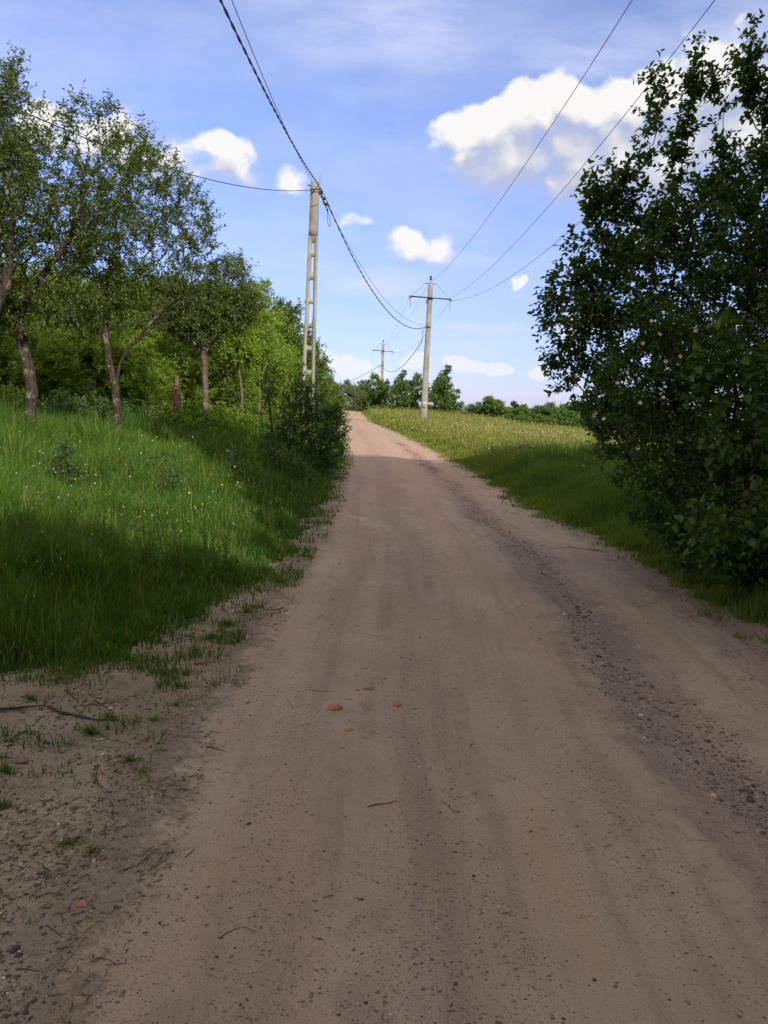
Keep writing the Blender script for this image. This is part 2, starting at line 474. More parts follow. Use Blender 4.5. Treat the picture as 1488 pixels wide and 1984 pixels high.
def mat_ground():
    m, t, out = newmat('ground_soil')
    geo = t.node('ShaderNodeNewGeometry'); co = geo.outputs['Position']
    col, n1, n2, n3 = soil_nodes(t, co)
    veg = t.node('ShaderNodeAttribute', attribute_name='veg').outputs['Fac']
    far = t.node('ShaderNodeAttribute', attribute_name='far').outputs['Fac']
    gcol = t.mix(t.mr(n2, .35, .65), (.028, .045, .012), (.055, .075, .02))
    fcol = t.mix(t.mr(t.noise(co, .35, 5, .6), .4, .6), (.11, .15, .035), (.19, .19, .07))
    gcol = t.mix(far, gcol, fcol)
    vv = t.mr(t.m('ADD', veg, t.m('MULTIPLY', t.m('SUBTRACT', n2, .5), .9)), .3, .7)
    col = t.mix(vv, col, gcol)
    hgt = t.m('ADD', t.m('MULTIPLY', n2, .7), t.m('MULTIPLY', n3, .35))
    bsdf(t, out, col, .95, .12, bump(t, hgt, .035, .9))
    return m


def mat_road():
    m, t, out = newmat('road_dirt')
    geo = t.node('ShaderNodeNewGeometry'); co = geo.outputs['Position']
    u = t.node('ShaderNodeAttribute', attribute_name='lat').outputs['Fac']
    sp = t.node('ShaderNodeSeparateXYZ'); t.put(sp.inputs[0], co)
    cb = t.node('ShaderNodeCombineXYZ'); t.put(cb.inputs[0], u); t.put(cb.inputs[1], t.m('MULTIPLY', sp.outputs[1], .13))
    st = cb.outputs[0]
    s1 = t.noise(st, 2.3, 5, .6); s2 = t.noise(t.map(st, (1, .5, 1), (3, 4, 0)), 7, 5, .6)
    n1 = t.noise(co, .9, 5, .6); n2 = t.noise(co, 30, 5, .7); n3 = t.noise(co, 140, 3, .7); n4 = t.noise(co, 4.5, 5, .65)
    col = t.mix(t.mr(n1, .32, .68), (.288, .230, .188), (.345, .282, .236))
    col = t.mix(t.mr(s1, .42, .62, 0, .6), col, (.325, .232, .178))
    col = t.mix(t.mr(s2, .48, .66, 0, .55), col, (.225, .180, .142))
    col = t.mix(t.mr(t.noise(t.map(st, (1, .6, 1), (1, 9, 0)), 4.1, 5, .6), .5, .66, 0, .5), col, (.255, .205, .178))
    col = t.mix(t.mr(n4, .52, .7, 0, .3), col, (.235, .175, .135))
    def strip(c, w, a):
        d = t.m('ABSOLUTE', t.m('SUBTRACT', u, c))
        d = t.m('ADD', d, t.m('MULTIPLY', t.m('SUBTRACT', n4, .5), .9))
        return t.m('MULTIPLY', t.mr(d, w * .35, w, 1, 0), a)
    g = t.m('MAXIMUM', strip(1.35, .36, .7), t.m('MAXIMUM', strip(0.05, .32, .4), t.m('MAXIMUM', strip(2.4, .3, .55), strip(-.5, .2, .25))))
    g = t.m('MULTIPLY', g, t.mr(s2, .3, .6, .5, 1))
    g = t.m('MULTIPLY', g, t.mr(sp.outputs[1], 26, 40, 1, .25))
    col = t.mix(g, col, (.185, .148, .138))
    # grit: short dark specks, denser in the loose strips
    band = t.m('ADD', t.m('MULTIPLY', g, .55), t.m('MULTIPLY', t.m('SUBTRACT', t.noise(t.map(st, (1, 1, 1), (5, 5, 0)), 3.2, 4, .6), .5), 1.1))
    gc = t.map(co, (.75, 1, 1))
    for sc_, th, amt in ((60, .97, .8), (105, .84, .8), (200, .68, .65)):
        vo = t.node('ShaderNodeTexVoronoi'); t.put(vo.inputs['Vector'], t.vm('ADD', gc, t.vm('SCALE', t.noise(co, sc_ * 1.7, 2, .5, col=True), .6 / sc_))); vo.inputs['Scale'].default_value = sc_
        vs = t.node('ShaderNodeSeparateXYZ'); t.put(vs.inputs[0], vo.outputs['Color'])
        spk = t.m('MULTIPLY', t.mr(vo.outputs['Distance'], .40, .28), t.m('GREATER_THAN', t.m('ADD', vs.outputs[0], t.m('MULTIPLY', band, 1.0)), th))
        col = t.mix(t.m('MULTIPLY', spk, amt), col, t.mix(vs.outputs[1], (.06, .045, .038), (.19, .145, .12)))
    col = t.mix(t.mr(n3, .62, .72, 0, .3), col, (.43, .37, .31))
    col = t.mix(t.mr(n2, .60, .74, 0, .4), col, (.15, .115, .092))
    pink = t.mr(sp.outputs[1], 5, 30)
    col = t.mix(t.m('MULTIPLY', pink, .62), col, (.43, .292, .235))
    mg = t.node('ShaderNodeAttribute', attribute_name='marg').outputs['Fac']
    mg = t.mr(t.m('ADD', mg, t.m('ADD', t.m('MULTIPLY', t.m('SUBTRACT', n4, .5), 1.3), t.m('MULTIPLY', t.m('SUBTRACT', n2, .5), 1.0))), .2, .95)
    scol = soil_nodes(t, co)[0]
    col = t.mix(mg, col, scol)
    hgt = t.m('ADD', t.m('MULTIPLY', n2, .6), t.m('ADD', t.m('MULTIPLY', n3, .3), t.m('MULTIPLY', s2, .4)))
    hgt = t.m('MULTIPLY', hgt, t.m('ADD', 1.0, t.m('MULTIPLY', mg, 2.2)))
    bsdf(t, out, col, .93, .12, bump(t, hgt, .018, .9))
    return m


M['ground'] = mat_ground(); M['road'] = mat_road()


def flat(name, col, rough=.7, spec=.3, metal=0, var=.25, scale=12):
    m, t, out = newmat(name)
    tc = t.node('ShaderNodeTexCoord'); n = t.noise(tc.outputs['Object'], scale, 5, .65)
    c = t.mix(t.mr(n, .3, .7), tuple(x * (1 - var) for x in col), tuple(min(1, x * (1 + var)) for x in col))
    bsdf(t, out, c, rough, spec, bump(t, n, .004), metal); return m


def mat_concrete():
    m, t, out = newmat('concrete')
    tc = t.node('ShaderNodeTexCoord'); o = tc.outputs['Object']
    n1 = t.noise(o, 1.6, 5, .6); n2 = t.noise(t.map(o, (9, 9, .8)), 2, 5, .65); n3 = t.noise(o, 40, 4, .7)
    col = t.mix(t.mr(n1, .35, .65), (.185, .180, .160), (.262, .254, .230))
    col = t.mix(t.mr(n2, .52, .7, 0, .55), col, (.14, .13, .11))
    col = t.mix(t.mr(n3, .6, .72, 0, .5), col, (.16, .14, .11))
    bsdf(t, out, col, .9, .2, bump(t, n3, .006)); return m


M['concrete'] = mat_concrete()
M['steel'] = flat('painted_steel', (.04, .045, .055), .5, .4, .3)
M['cable'] = flat('cable_black', (.018, .02, .028), .5, .4)
M['wire'] = flat('wire_grey', (.10, .11, .13), .45, .4, .4)
M['porcelain'] = flat('porcelain', (.35, .33, .30), .3, .5)
M['insul_dark'] = flat('insulator_dark', (.05, .035, .03), .3, .5)
M['brick'] = flat('fired_clay', (.33, .135, .075), .85, .2, var=.3, scale=60)
M['wood_pale'] = flat('split_wood', (.42, .27, .16), .8, .2, var=.3, scale=50)
M['twig'] = flat('twig_bark', (.075, .055, .042), .9, .1, var=.4, scale=60)
M['stick'] = flat('stick_bark', (.032, .035, .034), .85, .2, var=.4, scale=40)
M['stone_grey'] = flat('stone_grey', (.12, .125, .13), .85, .25, var=.3, scale=50)
M['stone_brown'] = flat('stone_brown', (.17, .12, .10), .9, .2, var=.3, scale=40)
M['sign_plate'] = flat('sign_plate', (.34, .31, .25), .6, .3, var=.1)
M['sign_yellow'] = flat('sign_yellow', (.28, .20, .06), .6, .3, var=.12)
M['sign_black'] = flat('sign_black', (.05, .04, .03), .6, .3)
M['twine'] = flat('orange_twine', (.17, .045, .025), .7, .2, var=.3, scale=30)
M['petal_white'] = flat('petal_white', (.75, .75, .70), .7, .2, var=.1)
M['petal_pink'] = flat('petal_pink', (.55, .42, .45), .7, .2, var=.12)
M['petal_yellow'] = flat('petal_yellow', (.65, .48, .03), .7, .2, var=.1)
M['petal_violet'] = flat('petal_violet', (.20, .14, .42), .7, .2, var=.1)


def mat_gravel():
    m, t, out = newmat('gravel_stone')
    r = t.node('ShaderNodeAttribute', attribute_name='rnd').outputs['Fac']
    col = t.ramp(r, [(0, (.05, .04, .036)), (.4, (.10, .078, .07)), (.7, (.17, .135, .115)), (.85, (.25, .17, .13)), (.97, (.3, .25, .21)), (1, (.55, .52, .48))])
    bsdf(t, out, col, .9, .2); return m


M['gravel'] = mat_gravel()

# ------------------------------------------------------------------ the ground and the road


def spaced(a, b, f):
    out = [a]
    while out[-1] < b: out.append(out[-1] + f(out[-1]))
    return out


def build_ground():
    xs = sorted(set([-v for v in spaced(0.0, 3000, lambda v: .07 if v < 4 else .07 + (v - 4) * .07)[1:]] + spaced(0.0, 3000, lambda v: .07 if v < 5 else .07 + (v - 5) * .07)))
    ys = sorted(set([-v for v in spaced(0.0, 1500, lambda v: .3 + v * .08)[1:]] + spaced(0.0, 3800, lambda v: .07 if v < 9 else .07 + (v - 9) * .022)))
    X, Y = np.meshgrid(np.array(xs), np.array(ys))
    Z = H(X, Y)
    L, R = xl(Y), xr(Y)
    ins = np.minimum(X - L, R - X)
    Z = Z - .06 * sstep(.0, .3, np.minimum(X - np.minimum(gl(Y) - .1, L), R + .2 - X))
    w, h = len(xs), len(ys)
    V = np.stack([X, Y, Z], -1).reshape(-1, 3)
    i = np.arange(h - 1)[:, None] * w + np.arange(w - 1)[None]
    Q = np.stack([i, i + 1, i + 1 + w, i + w], -1).reshape(-1, 4)
    dl = gl(Y) - X; dr = X - R
    veg = np.maximum(sstep(-.1, .7, dl), sstep(-.05, .5, dr))
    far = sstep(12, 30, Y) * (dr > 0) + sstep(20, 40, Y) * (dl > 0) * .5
    me = mesh_np('ground', V, None, Q, True, {'veg': veg.ravel(), 'far': np.clip(far, 0, 1).ravel()})
    tag(obj('ground', me, M['ground']), 'rough soil verge and meadow ground on both sides of the dirt road', 'ground', kind='structure')


def build_road():
    ys = [-v for v in spaced(0.0, 60, lambda v: .3 + v * .05)[1:]][::-1] + spaced(0.0, 118, lambda v: .03 if v < 7 else .03 + (v - 7) * .012)
    ys = np.array(ys); n = 180
    t = np.linspace(0, 1, n)
    L, R = np.minimum(gl(ys) - .25, xl(ys) - .2), xr(ys) + .3
    jl = (fbm(ys * 5, 1.3, 51, 3) - .5) * .25; jr = (fbm(ys * 5, 9.3, 52, 3) - .5) * .3
    L = L + jl; R = R + jr
    X = L[:, None] * (1 - t) + R[:, None] * t; Y = np.repeat(ys[:, None], n, 1)
    Z = H(X, Y) + .008 - .04 * (np.clip(1 - np.minimum(t, 1 - t) / .03, 0, 1) ** 1.5)[None]
    marg = np.maximum(xl(Y) + .12 - X, X - xr(Y) + .10)
    mfac = np.clip((marg + .12) / .5, 0, 1)
    u = X - (np.interp(Y, *EL) + np.interp(Y, *ER)) / 2 + .75
    V = np.stack([X, Y, Z], -1).reshape(-1, 3); h = len(ys)
    i = np.arange(h - 1)[:, None] * n + np.arange(n - 1)[None]
    Q = np.stack([i, i + 1, i + 1 + n, i + n], -1).reshape(-1, 4)
    me = mesh_np('road', V, None, Q, True, {'lat': u.ravel(), 'marg': mfac.ravel()})
    tag(obj('road', me, M['road']), 'unpaved pinkish brown dirt road curving away over the crest', 'road', kind='structure')


build_ground(); build_road()

# ------------------------------------------------------------------ loose gravel on the road


def ico():
    p = (1 + 5 ** .5) / 2
    v = np.array([(-1, p, 0), (1, p, 0), (-1, -p, 0), (1, -p, 0), (0, -1, p), (0, 1, p), (0, -1, -p), (0, 1, -p), (p, 0, -1), (p, 0, 1), (-p, 0, -1), (-p, 0, 1)], float)
    f = np.array([(0, 11, 5), (0, 5, 1), (0, 1, 7), (0, 7, 10), (0, 10, 11), (1, 5, 9), (5, 11, 4), (11, 10, 2), (10, 7, 6), (7, 1, 8), (3, 9, 4), (3, 4, 2), (3, 2, 6), (3, 6, 8), (3, 8, 9), (4, 9, 5), (2, 4, 11), (6, 2, 10), (8, 6, 7), (9, 8, 1)])
    return v / np.linalg.norm(v[0]), f


def stones_mesh(name, x, y, s, rng):
    v, f = ico(); n = len(x)
    J = 1 + rng.uniform(-.42, .35, (n, 12, 1))
    sc = np.stack([s * rng.uniform(.8, 1.4, n), s * rng.uniform(.8, 1.3, n), s * rng.uniform(.3, .6, n)], -1)
    a = rng.uniform(0, 6.28, n); c, sn = np.cos(a), np.sin(a)
    P = v[None] * J * sc[:, None]
    Px = P[..., 0] * c[:, None] - P[..., 1] * sn[:, None]; Py = P[..., 0] * sn[:, None] + P[..., 1] * c[:, None]
    z = H(x, y) + .007 + sc[:, 2] * .12
    V = np.stack([Px + x[:, None], Py + y[:, None], P[..., 2] + z[:, None]], -1)
    T = f[None] + (np.arange(n) * 12)[:, None, None]
    r = np.repeat(rng.uniform(0, 1, n), 12)
    return mesh_np(name, V.reshape(-1, 3), T.reshape(-1, 3), None, False, {'rnd': r})


def build_gravel():
    rng = np.random.default_rng(5)
    N = 800000
    y = 1.3 * (34 / 1.3) ** rng.uniform(0, 1, N)
    x = rng.uniform(-3.2, 3.6, N)
    keep = np.abs(x) < .58 * y + .9
    x, y = x[keep], y[keep]
    L = np.interp(y, *EL); R = np.interp(y, *ER); u = x - (L + R) / 2 + .75
    nz = fbm(x * 2.2, y * .8, 61, 4)
    den = .03 + .12 * sstep(.45, .7, nz)
    g = lambda c, w: np.exp(-((u - c + (nz - .5) * .5) / w) ** 2)
    den = den + 2.2 * g(1.38, .15) * (.25 + sstep(.3, .6, fbm(y * .5, 2.2, 63, 3))) + .28 * g(.05, .22) * sstep(.35, .6, fbm(x * 3, y * .7, 64, 3)) + .3 * g(2.5, .22) + .22 * g(-.85, .2)
    off = np.maximum(L - x, x - R)
    den = np.where(off > -.05, 1.3 * sstep(.35, .6, fbm(x * 5, y * 5, 66, 3)) + .25, den)
    den = np.where((x < gl(y) - .3) | (x > R + .25), 0, den)
    den *= np.clip(1.35 / (1 + y * .05), 0, 1)
    k = rng.uniform(0, 1, len(x)) < den * .62
    x, y, u = x[k], y[k], u[k]
    s = .0017 + rng.pareto(3.6, len(x)) * .0021
    s = np.clip(s, .0016, .0085) * (1 + .035 * y)
    nn_ = fbm(x * 2.2, y * .8, 61, 4)
    st_ = np.exp(-((u - 1.38 + (nn_ - .5) * .5) / .22) ** 2); s = s * (1 + 1.0 * st_ * rng.uniform(.3, 1, len(x)))
    off2 = np.maximum(np.interp(y, *EL) - x, x - np.interp(y, *ER)); s = np.where(off2 > 0, s * 1.25, s)
    print('gravel', len(x)); me = stones_mesh('gravel', x, y, s, rng)
    tag(obj('gravel', me, M['gravel']), 'loose brown and grey gravel scattered in strips along the dirt road', 'gravel', kind='stuff')


build_gravel()


def build_litter():
    rng = np.random.default_rng(15)
    N = 60000; y = 1.6 * (22 / 1.6) ** rng.uniform(0, 1, N); L = xl(y); R_ = xr(y); side = rng.uniform(0, 1, N) < .6
    x = np.where(side, L + .15 - rng.exponential(.45, N), R_ - .25 + rng.normal(0, .16, N))
    stray = rng.uniform(0, 1, N) < .10; x = np.where(stray, L + rng.uniform(0, 1, N) * (R_ - L), x)
    k = (np.abs(x) < .58 * y + .5) & (x > gl(y) - .5) & (rng.uniform(0, 1, N) < .16 + .8 * sstep(.5, .65, fbm(x * 4, y * 4, 67, 3)) * ~stray)
    k &= rng.uniform(0, 1, N) < .30
    x, y = x[k], y[k]; n = len(x)
    a = rng.uniform(0, 6.283, n); l = rng.uniform(.006, .032, n) * rng.uniform(.4, 1, n); w = rng.uniform(.0008, .0022, n) * (1 + .06 * y)
    d = np.stack([np.cos(a), np.sin(a), rng.normal(0, .12, n)], -1); sd_ = np.stack([-np.sin(a), np.cos(a), 0 * a], -1)
    c = np.stack([x, y, H(x, y) + .011], -1)
    bend = sd_ * (l * rng.normal(0, .3, n))[:, None]; up = np.array([0, 0, 1.]) * w[:, None]
    rings = []
    for t, q in ((-1, .6), (0, 1), (1, .4)):
        m_ = c + d * (l * t)[:, None] + (bend if t == 0 else 0)
        rings += [m_ - sd_ * (w * q)[:, None], m_ + up * q, m_ + sd_ * (w * q)[:, None]]
    V = np.stack(rings, 1); i = np.arange(n) * 9; Q = []
    for s_ in (0, 3):
        for j in range(2): Q.append(np.stack([i + s_ + j, i + s_ + j + 1, i + s_ + j + 4, i + s_ + j + 3], -1))
    me = mesh_np('plant_litter', V.reshape(-1, 3), None, np.concatenate(Q), False, {'rnd': np.repeat(rng.uniform(0, 1, n), 9)})
    m, t, out = newmat('dry_litter'); r = t.node('ShaderNodeAttribute', attribute_name='rnd').outputs['Fac']
    bsdf(t, out, t.ramp(r, [(0, (.045, .034, .025)), (.5, (.09, .068, .048)), (.8, (.17, .13, .085)), (1, (.33, .27, .18))]), .9, .1)
    tag(obj('plant_litter', me, m), 'bits of dry twig, bark and straw strewn along the road edges', 'litter', kind='stuff')


build_litter()

# ------------------------------------------------------------------ grass


def blades(name, x, y, z, h, w, lean, mat, rng, heads=0.0):
    n = len(x)
    a = rng.uniform(0, 6.283, n); la = rng.uniform(0, 6.283, n)
    wx, wy = np.cos(a) * w, np.sin(a) * w
    lx, ly = np.cos(la) * lean * h, np.sin(la) * lean * h
    B = np.stack([x, y, z], -1)
    W = np.stack([wx, wy, 0 * w], -1)
    L1 = np.stack([lx * .22, ly * .22, h * .5], -1); L2 = np.stack([lx, ly, h * (1 - lean * .3)], -1)
    V = np.stack([B - W * .5, B + W * .5, B + L1 + W * .42, B + L1 - W * .42, B + L2], 1)
    i = np.arange(n) * 5
    Q = np.stack([i, i + 1, i + 2, i + 3], -1); T = np.stack([i + 3, i + 2, i + 4], -1)
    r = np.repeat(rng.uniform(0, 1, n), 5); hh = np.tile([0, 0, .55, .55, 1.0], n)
    me = mesh_np(name, V.reshape(-1, 3), T, Q, False, {'rnd': r, 'hh': hh, 'dryk': np.repeat(np.where(x < 0, 1, .12 + .88 * sstep(15, 27, y)), 5)})
    return me


def heads_geo(x, y, z, h, s, rng):
    """thin nodding seed heads on stems"""
    n = len(x); la = rng.uniform(0, 6.283, n); lean = rng.uniform(.05, .3, n)
    top = np.stack([x + np.cos(la) * lean * h, y + np.sin(la) * lean * h, z + h], -1)
    B = np.stack([x, y, z], -1); a = rng.uniform(0, 6.283, n)
    W = np.stack([np.cos(a), np.sin(a), 0 * a], -1)
    sw = .0011 * (1 + y * .05)
    hl = s * rng.uniform(.7, 1.4, n)
    up = np.stack([np.cos(la) * .3, np.sin(la) * .3, 0 * la + .95], -1)
    V = np.stack([B - W * sw[:, None], B + W * sw[:, None], top, top - W * hl[:, None] * .16 + up * hl[:, None] * .4, top + W * hl[:, None] * .16 + up * hl[:, None] * .4, top + up * hl[:, None]], 1)
    i = np.arange(n) * 6
    T = np.stack([np.stack([i, i + 1, i + 2], -1), np.stack([i + 2, i + 4, i + 3], -1), np.stack([i + 3, i + 4, i + 5], -1)], 1).reshape(-1, 3)
    return V.reshape(-1, 3), T, np.repeat(rng.uniform(0, 1, n), 6), np.tile([0, 0, .6, .8, .8, 1.], n)


def build_grass():
    rng = np.random.default_rng(21)
    # left verge
    N = 600000
    y = 2.6 * (48 / 2.6) ** (rng.uniform(0, 1, N))
    x = rng.uniform(-1, 0, N) * (.64 * y + 1.6)
    x = np.where(x > xl(y) + .1, -999, x)
    # sampling density per m2 ~ 1/(y * width)
    d = gl(y) - x
    p = sstep(-.30, .55, d + (fbm(x * 3.4, y * 3.4, 71, 4) - .5) * 1.5)
    tuft = (.8 * sstep(.54, .64, fbm(x * 3.9 + 5, y * 3.9, 72, 3)) + .05) * sstep(.40, .58, fbm(x * 9, y * 9, 79, 2)) * (d < .1) * (x < xl(y) + .02 + .12 * np.sin(y * 9)) * (.35 + .65 * sstep(-1.3, -.2, d))
    p = np.maximum(p, tuft * .9) * (x > -900)
    p = p * np.clip(.45 + fbm(x * 2, y * 2, 75, 3), 0, 1)
    p = p * sstep(1.5, 5, y)
    # below the camera frame and under 2.6 m nothing is seen
    k = rng.uniform(0, 1, N) < p * .85
    x, y, d = x[k], y[k], d[k]
    cl = fbm(x * 1.1, y * 1.1, 73, 3)
    h = (.05 + .30 * sstep(-.3, 1.8, d)) * (.55 + .9 * cl) * rng.uniform(.55, 1.35, len(x)) * (1 - .25 * sstep(16, 28, y))
    h = h * (1 + .4 * sstep(2.2, 5.5, d) * sstep(6, 10, y))
    h = h * (.7 + .6 * fbm(x * 3.3, y * 3.3, 74, 3)) * (1 + .5 * sstep(.6, .75, fbm(x * 2.1 + 9, y * 2.1, 70, 3)))
    h = np.where(d < .1, rng.uniform(.025, .11, len(x)), h)
    w = (.0026 + .0010 * y) * rng.uniform(.6, 1.3, len(x)) * np.where(d < .1, .8, 1)
    lean = np.abs(rng.normal(.3, .3, len(x))).clip(0, 1)
    # small tufts standing on the bare soil
    tx, ty, th = [x], [y], [h]
    for px, py, r_, n_, hh_ in [(60, 1360, .045, 220, .07), (175, 1425, .04, 200, .10), (345, 1335, .07, 260, .07), (250, 1480, .06, 300, .06), (275, 1500, .05, 160, .05), (130, 1640, .07, 320, .06), (180, 1655, .04, 160, .06), (300, 1400, .10, 260, .06), (340, 1370, .08, 220, .06),
                                (215, 1395, .05, 120, .07), (410, 1240, .10, 420, .09), (440, 1215, .10, 420, .10), (360, 1310, .09, 300, .07), (270, 1300, .10, 380, .07), (60, 1795, .03, 80, .04), (10, 1500, .05, 200, .09), (5, 1570, .04, 160, .08), (135, 1450, .03, 50, .06),
                                (90, 1700, .03, 60, .05), (480, 1190, .08, 300, .08), (545, 1130, .10, 300, .09), (590, 1080, .10, 300, .10), (395, 1400, .04, 60, .05), (230, 1560, .03, 50, .05), (20, 1440, .05, 120, .06), (310, 1460, .04, 80, .05)]:
        q = ground_at(px, py); a_ = rng.uniform(0, 6.28, n_); r2_ = r_ * np.abs(rng.normal(0, .7, n_))
        tx.append(q.x + np.cos(a_) * r2_ * 1.5); ty.append(q.y + np.sin(a_) * r2_); th.append(hh_ * rng.uniform(.3, 1.1, n_) * np.exp(-r2_ / r_ * .5))
    nt_ = sum(len(v) for v in tx[1:]); x, y, h = np.concatenate(tx), np.concatenate(ty), np.concatenate(th)
    w = np.concatenate([w, np.full(nt_, .0032)]); lean = np.concatenate([lean, np.abs(rng.normal(.5, .3, nt_)).clip(0, 1)])
    me = blades('grass', x, y, H(x, y) - .01, h, w, lean, None, rng)
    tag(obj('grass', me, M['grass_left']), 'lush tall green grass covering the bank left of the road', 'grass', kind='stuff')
    print('left blades', len(x))
    # right verge and meadow
    N = 1150000
    y = 3.0 * (112 / 3.0) ** (rng.uniform(0, 1, N))
    R = xr(y)
    x = R - .35 + rng.uniform(0, 1, N) * (.56 * y + 3.5 - R).clip(1.5, 60)
    d = x - R
    p = sstep(-.25, .4, d + (fbm(x * 3.5, y * 3.5, 76, 4) - .5) * 1.0) * np.clip(.5 + fbm(x * 1.5, y * 1.5, 77, 3), 0, 1)
    k = rng.uniform(0, 1, N) < p * .66
    x, y, d = x[k], y[k], d[k]
    cl = fbm(x * 1.3, y * 1.1, 78, 4)
    h = (.06 + .36 * sstep(-.2, 1.2, d)) * (.3 + 1.35 * cl) * rng.uniform(.5, 1.4, len(x))
    w = (.0035 + .0009 * y) * rng.uniform(.6, 1.3, len(x))
    lean = np.abs(rng.normal(.25, .28, len(x))).clip(0, 1)
    me = blades('meadow_grass', x, y, H(x, y) - .01, h, w, lean, None, rng)
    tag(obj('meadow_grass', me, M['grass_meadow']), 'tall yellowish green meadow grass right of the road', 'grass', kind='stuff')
    print('right blades', len(x))
    # seed heads, mostly over the sunlit meadow
    N = 50000
    y = 9 * (112 / 9.0) ** (rng.uniform(0, 1, N)); R = xr(y)
    x = R + .5 + rng.uniform(0, 1, N) * (.56 * y + 2 - R).clip(2, 60)
    k = rng.uniform(0, 1, N) < (.12 + .85 * sstep(.42, .62, fbm(x * .35, y * .2, 80, 3))) * (.04 + .96 * sstep(13, 26, y))
    x, y = x[k], y[k]
    V, T, r, hh = heads_geo(x, y, H(x, y), rng.uniform(.34, .62, len(x)), .05 + .0012 * y, rng)
    # and a few pale ones in the left grass
    N = 500; y2 = 4.3 * (18 / 4.3) ** rng.uniform(0, 1, N); x2 = gl(y2) - rng.uniform(.1, 1, N) * (.5 * y2)
    V2, T2, r2, hh2 = heads_geo(x2, y2, H(x2, y2), rng.uniform(.35, .6, N), .022 + 0 * y2, rng)
    me = mesh_np('seed_heads', np.vstack([V, V2]), np.vstack([T, T2 + len(V)]), None, False, {'rnd': np.concatenate([r, r2]), 'hh': np.concatenate([hh, hh2]), 'dryk': np.ones(len(r) + len(r2))})
    tag(obj('seed_heads', me, M['grass_head']), 'beige grass seed heads standing above the meadow grass', 'grass', kind='stuff')


build_grass()


def build_flowers():
    rng = np.random.default_rng(31)
    def dots(name, label, mat, x, y, h, s):
        n = len(x); z = H(x, y) + h; G = []
        k = 6; a = np.arange(k) / k * 6.283
        tilt = rng.uniform(-.5, .5, (n, 2))
        V = np.zeros((n, k + 1, 3)); V[:, 0] = np.stack([x, y, z], -1)
        cx, sy = np.cos(a)[None] * s[:, None], np.sin(a)[None] * s[:, None]
        V[:, 1:, 0] = x[:, None] + cx; V[:, 1:, 1] = y[:, None] + sy
        V[:, 1:, 2] = z[:, None] + cx * tilt[:, :1] + sy * (tilt[:, 1:] + .9) + s[:, None] * .2
        i = np.arange(n) * (k + 1)
        T = np.concatenate([np.stack([i, i + 1 + j, i + 1 + (j + 1) % k], -1) for j in range(k)])
        me = mesh_np(name, V.reshape(-1, 3), T)
        tag(obj(name, me, mat), label, 'flowers', kind='stuff')
    def left(n, y0, y1, hh):
        y = y0 * (y1 / y0) ** rng.uniform(0, 1, n); x = gl(y) - rng.uniform(.1, .55, n) * y; return x, y, rng.uniform(.25, .5, n) * hh
    def right(n, y0, y1):
        y = y0 * (y1 / y0) ** rng.uniform(0, 1, n); x = xr(y) + .4 + rng.uniform(0, 1, n) * .42 * y; return x, y, rng.uniform(.3, .5, n)
    a = left(70, 6.5, 24, 1); b = right(500, 18, 85)
    x, y, h = [np.concatenate(v) for v in zip(a, b)]
    k = (y < 24) & (x < 0) | (fbm(x * .5, y * .25, 83, 3) > .5); x, y, h = x[k], y[k], h[k]
    dots('white_wildflowers', 'small white wildflowers dotted through the grass', M['petal_white'], x, y, h, .0025 + .00032 * y * rng.uniform(.5, 1.3, len(y)))
    a = left(150, 6.5, 22, 1); b = right(500, 5, 60)
    x, y, h = [np.concatenate(v) for v in zip(a, b)]
    dots('yellow_wildflowers', 'tiny yellow wildflowers scattered through the grass', M['petal_yellow'], x, y, h, .0025 + .00032 * y * rng.uniform(.5, 1.3, len(y)))
    y = rng.normal(8.2, 1.0, 26); x = -.47 * y + rng.normal(0, .35, 26)
    dots('violet_wildflowers', 'violet blue wildflowers in the tall grass at the left edge', M['petal_violet'], x, y, rng.uniform(.4, .6, 26), np.full(26, .009))


build_flowers()

# ------------------------------------------------------------------ plants: skeleton by balanced spanning tree, leaves on twigs


def sample_blobs(blobs, n, rng, shell=.0):
    """blobs: (cx,cy,cz,rx,ry,rz[,weight])"""
    vol = np.array([(b[3] * b[4] * b[5]) ** .62 * (b[6] if len(b) > 6 else 1) for b in blobs]); vol /= vol.sum()
    idx = rng.choice(len(blobs), n, p=vol)
    B = np.array([b[:6] for b in blobs])[idx]
    d = norm(rng.normal(size=(n, 3))); r = rng.uniform(shell ** 3, 1, n) ** (1 / 2.7)
    return B[:, :3] + d * r[:, None] * B[:, 3:6]


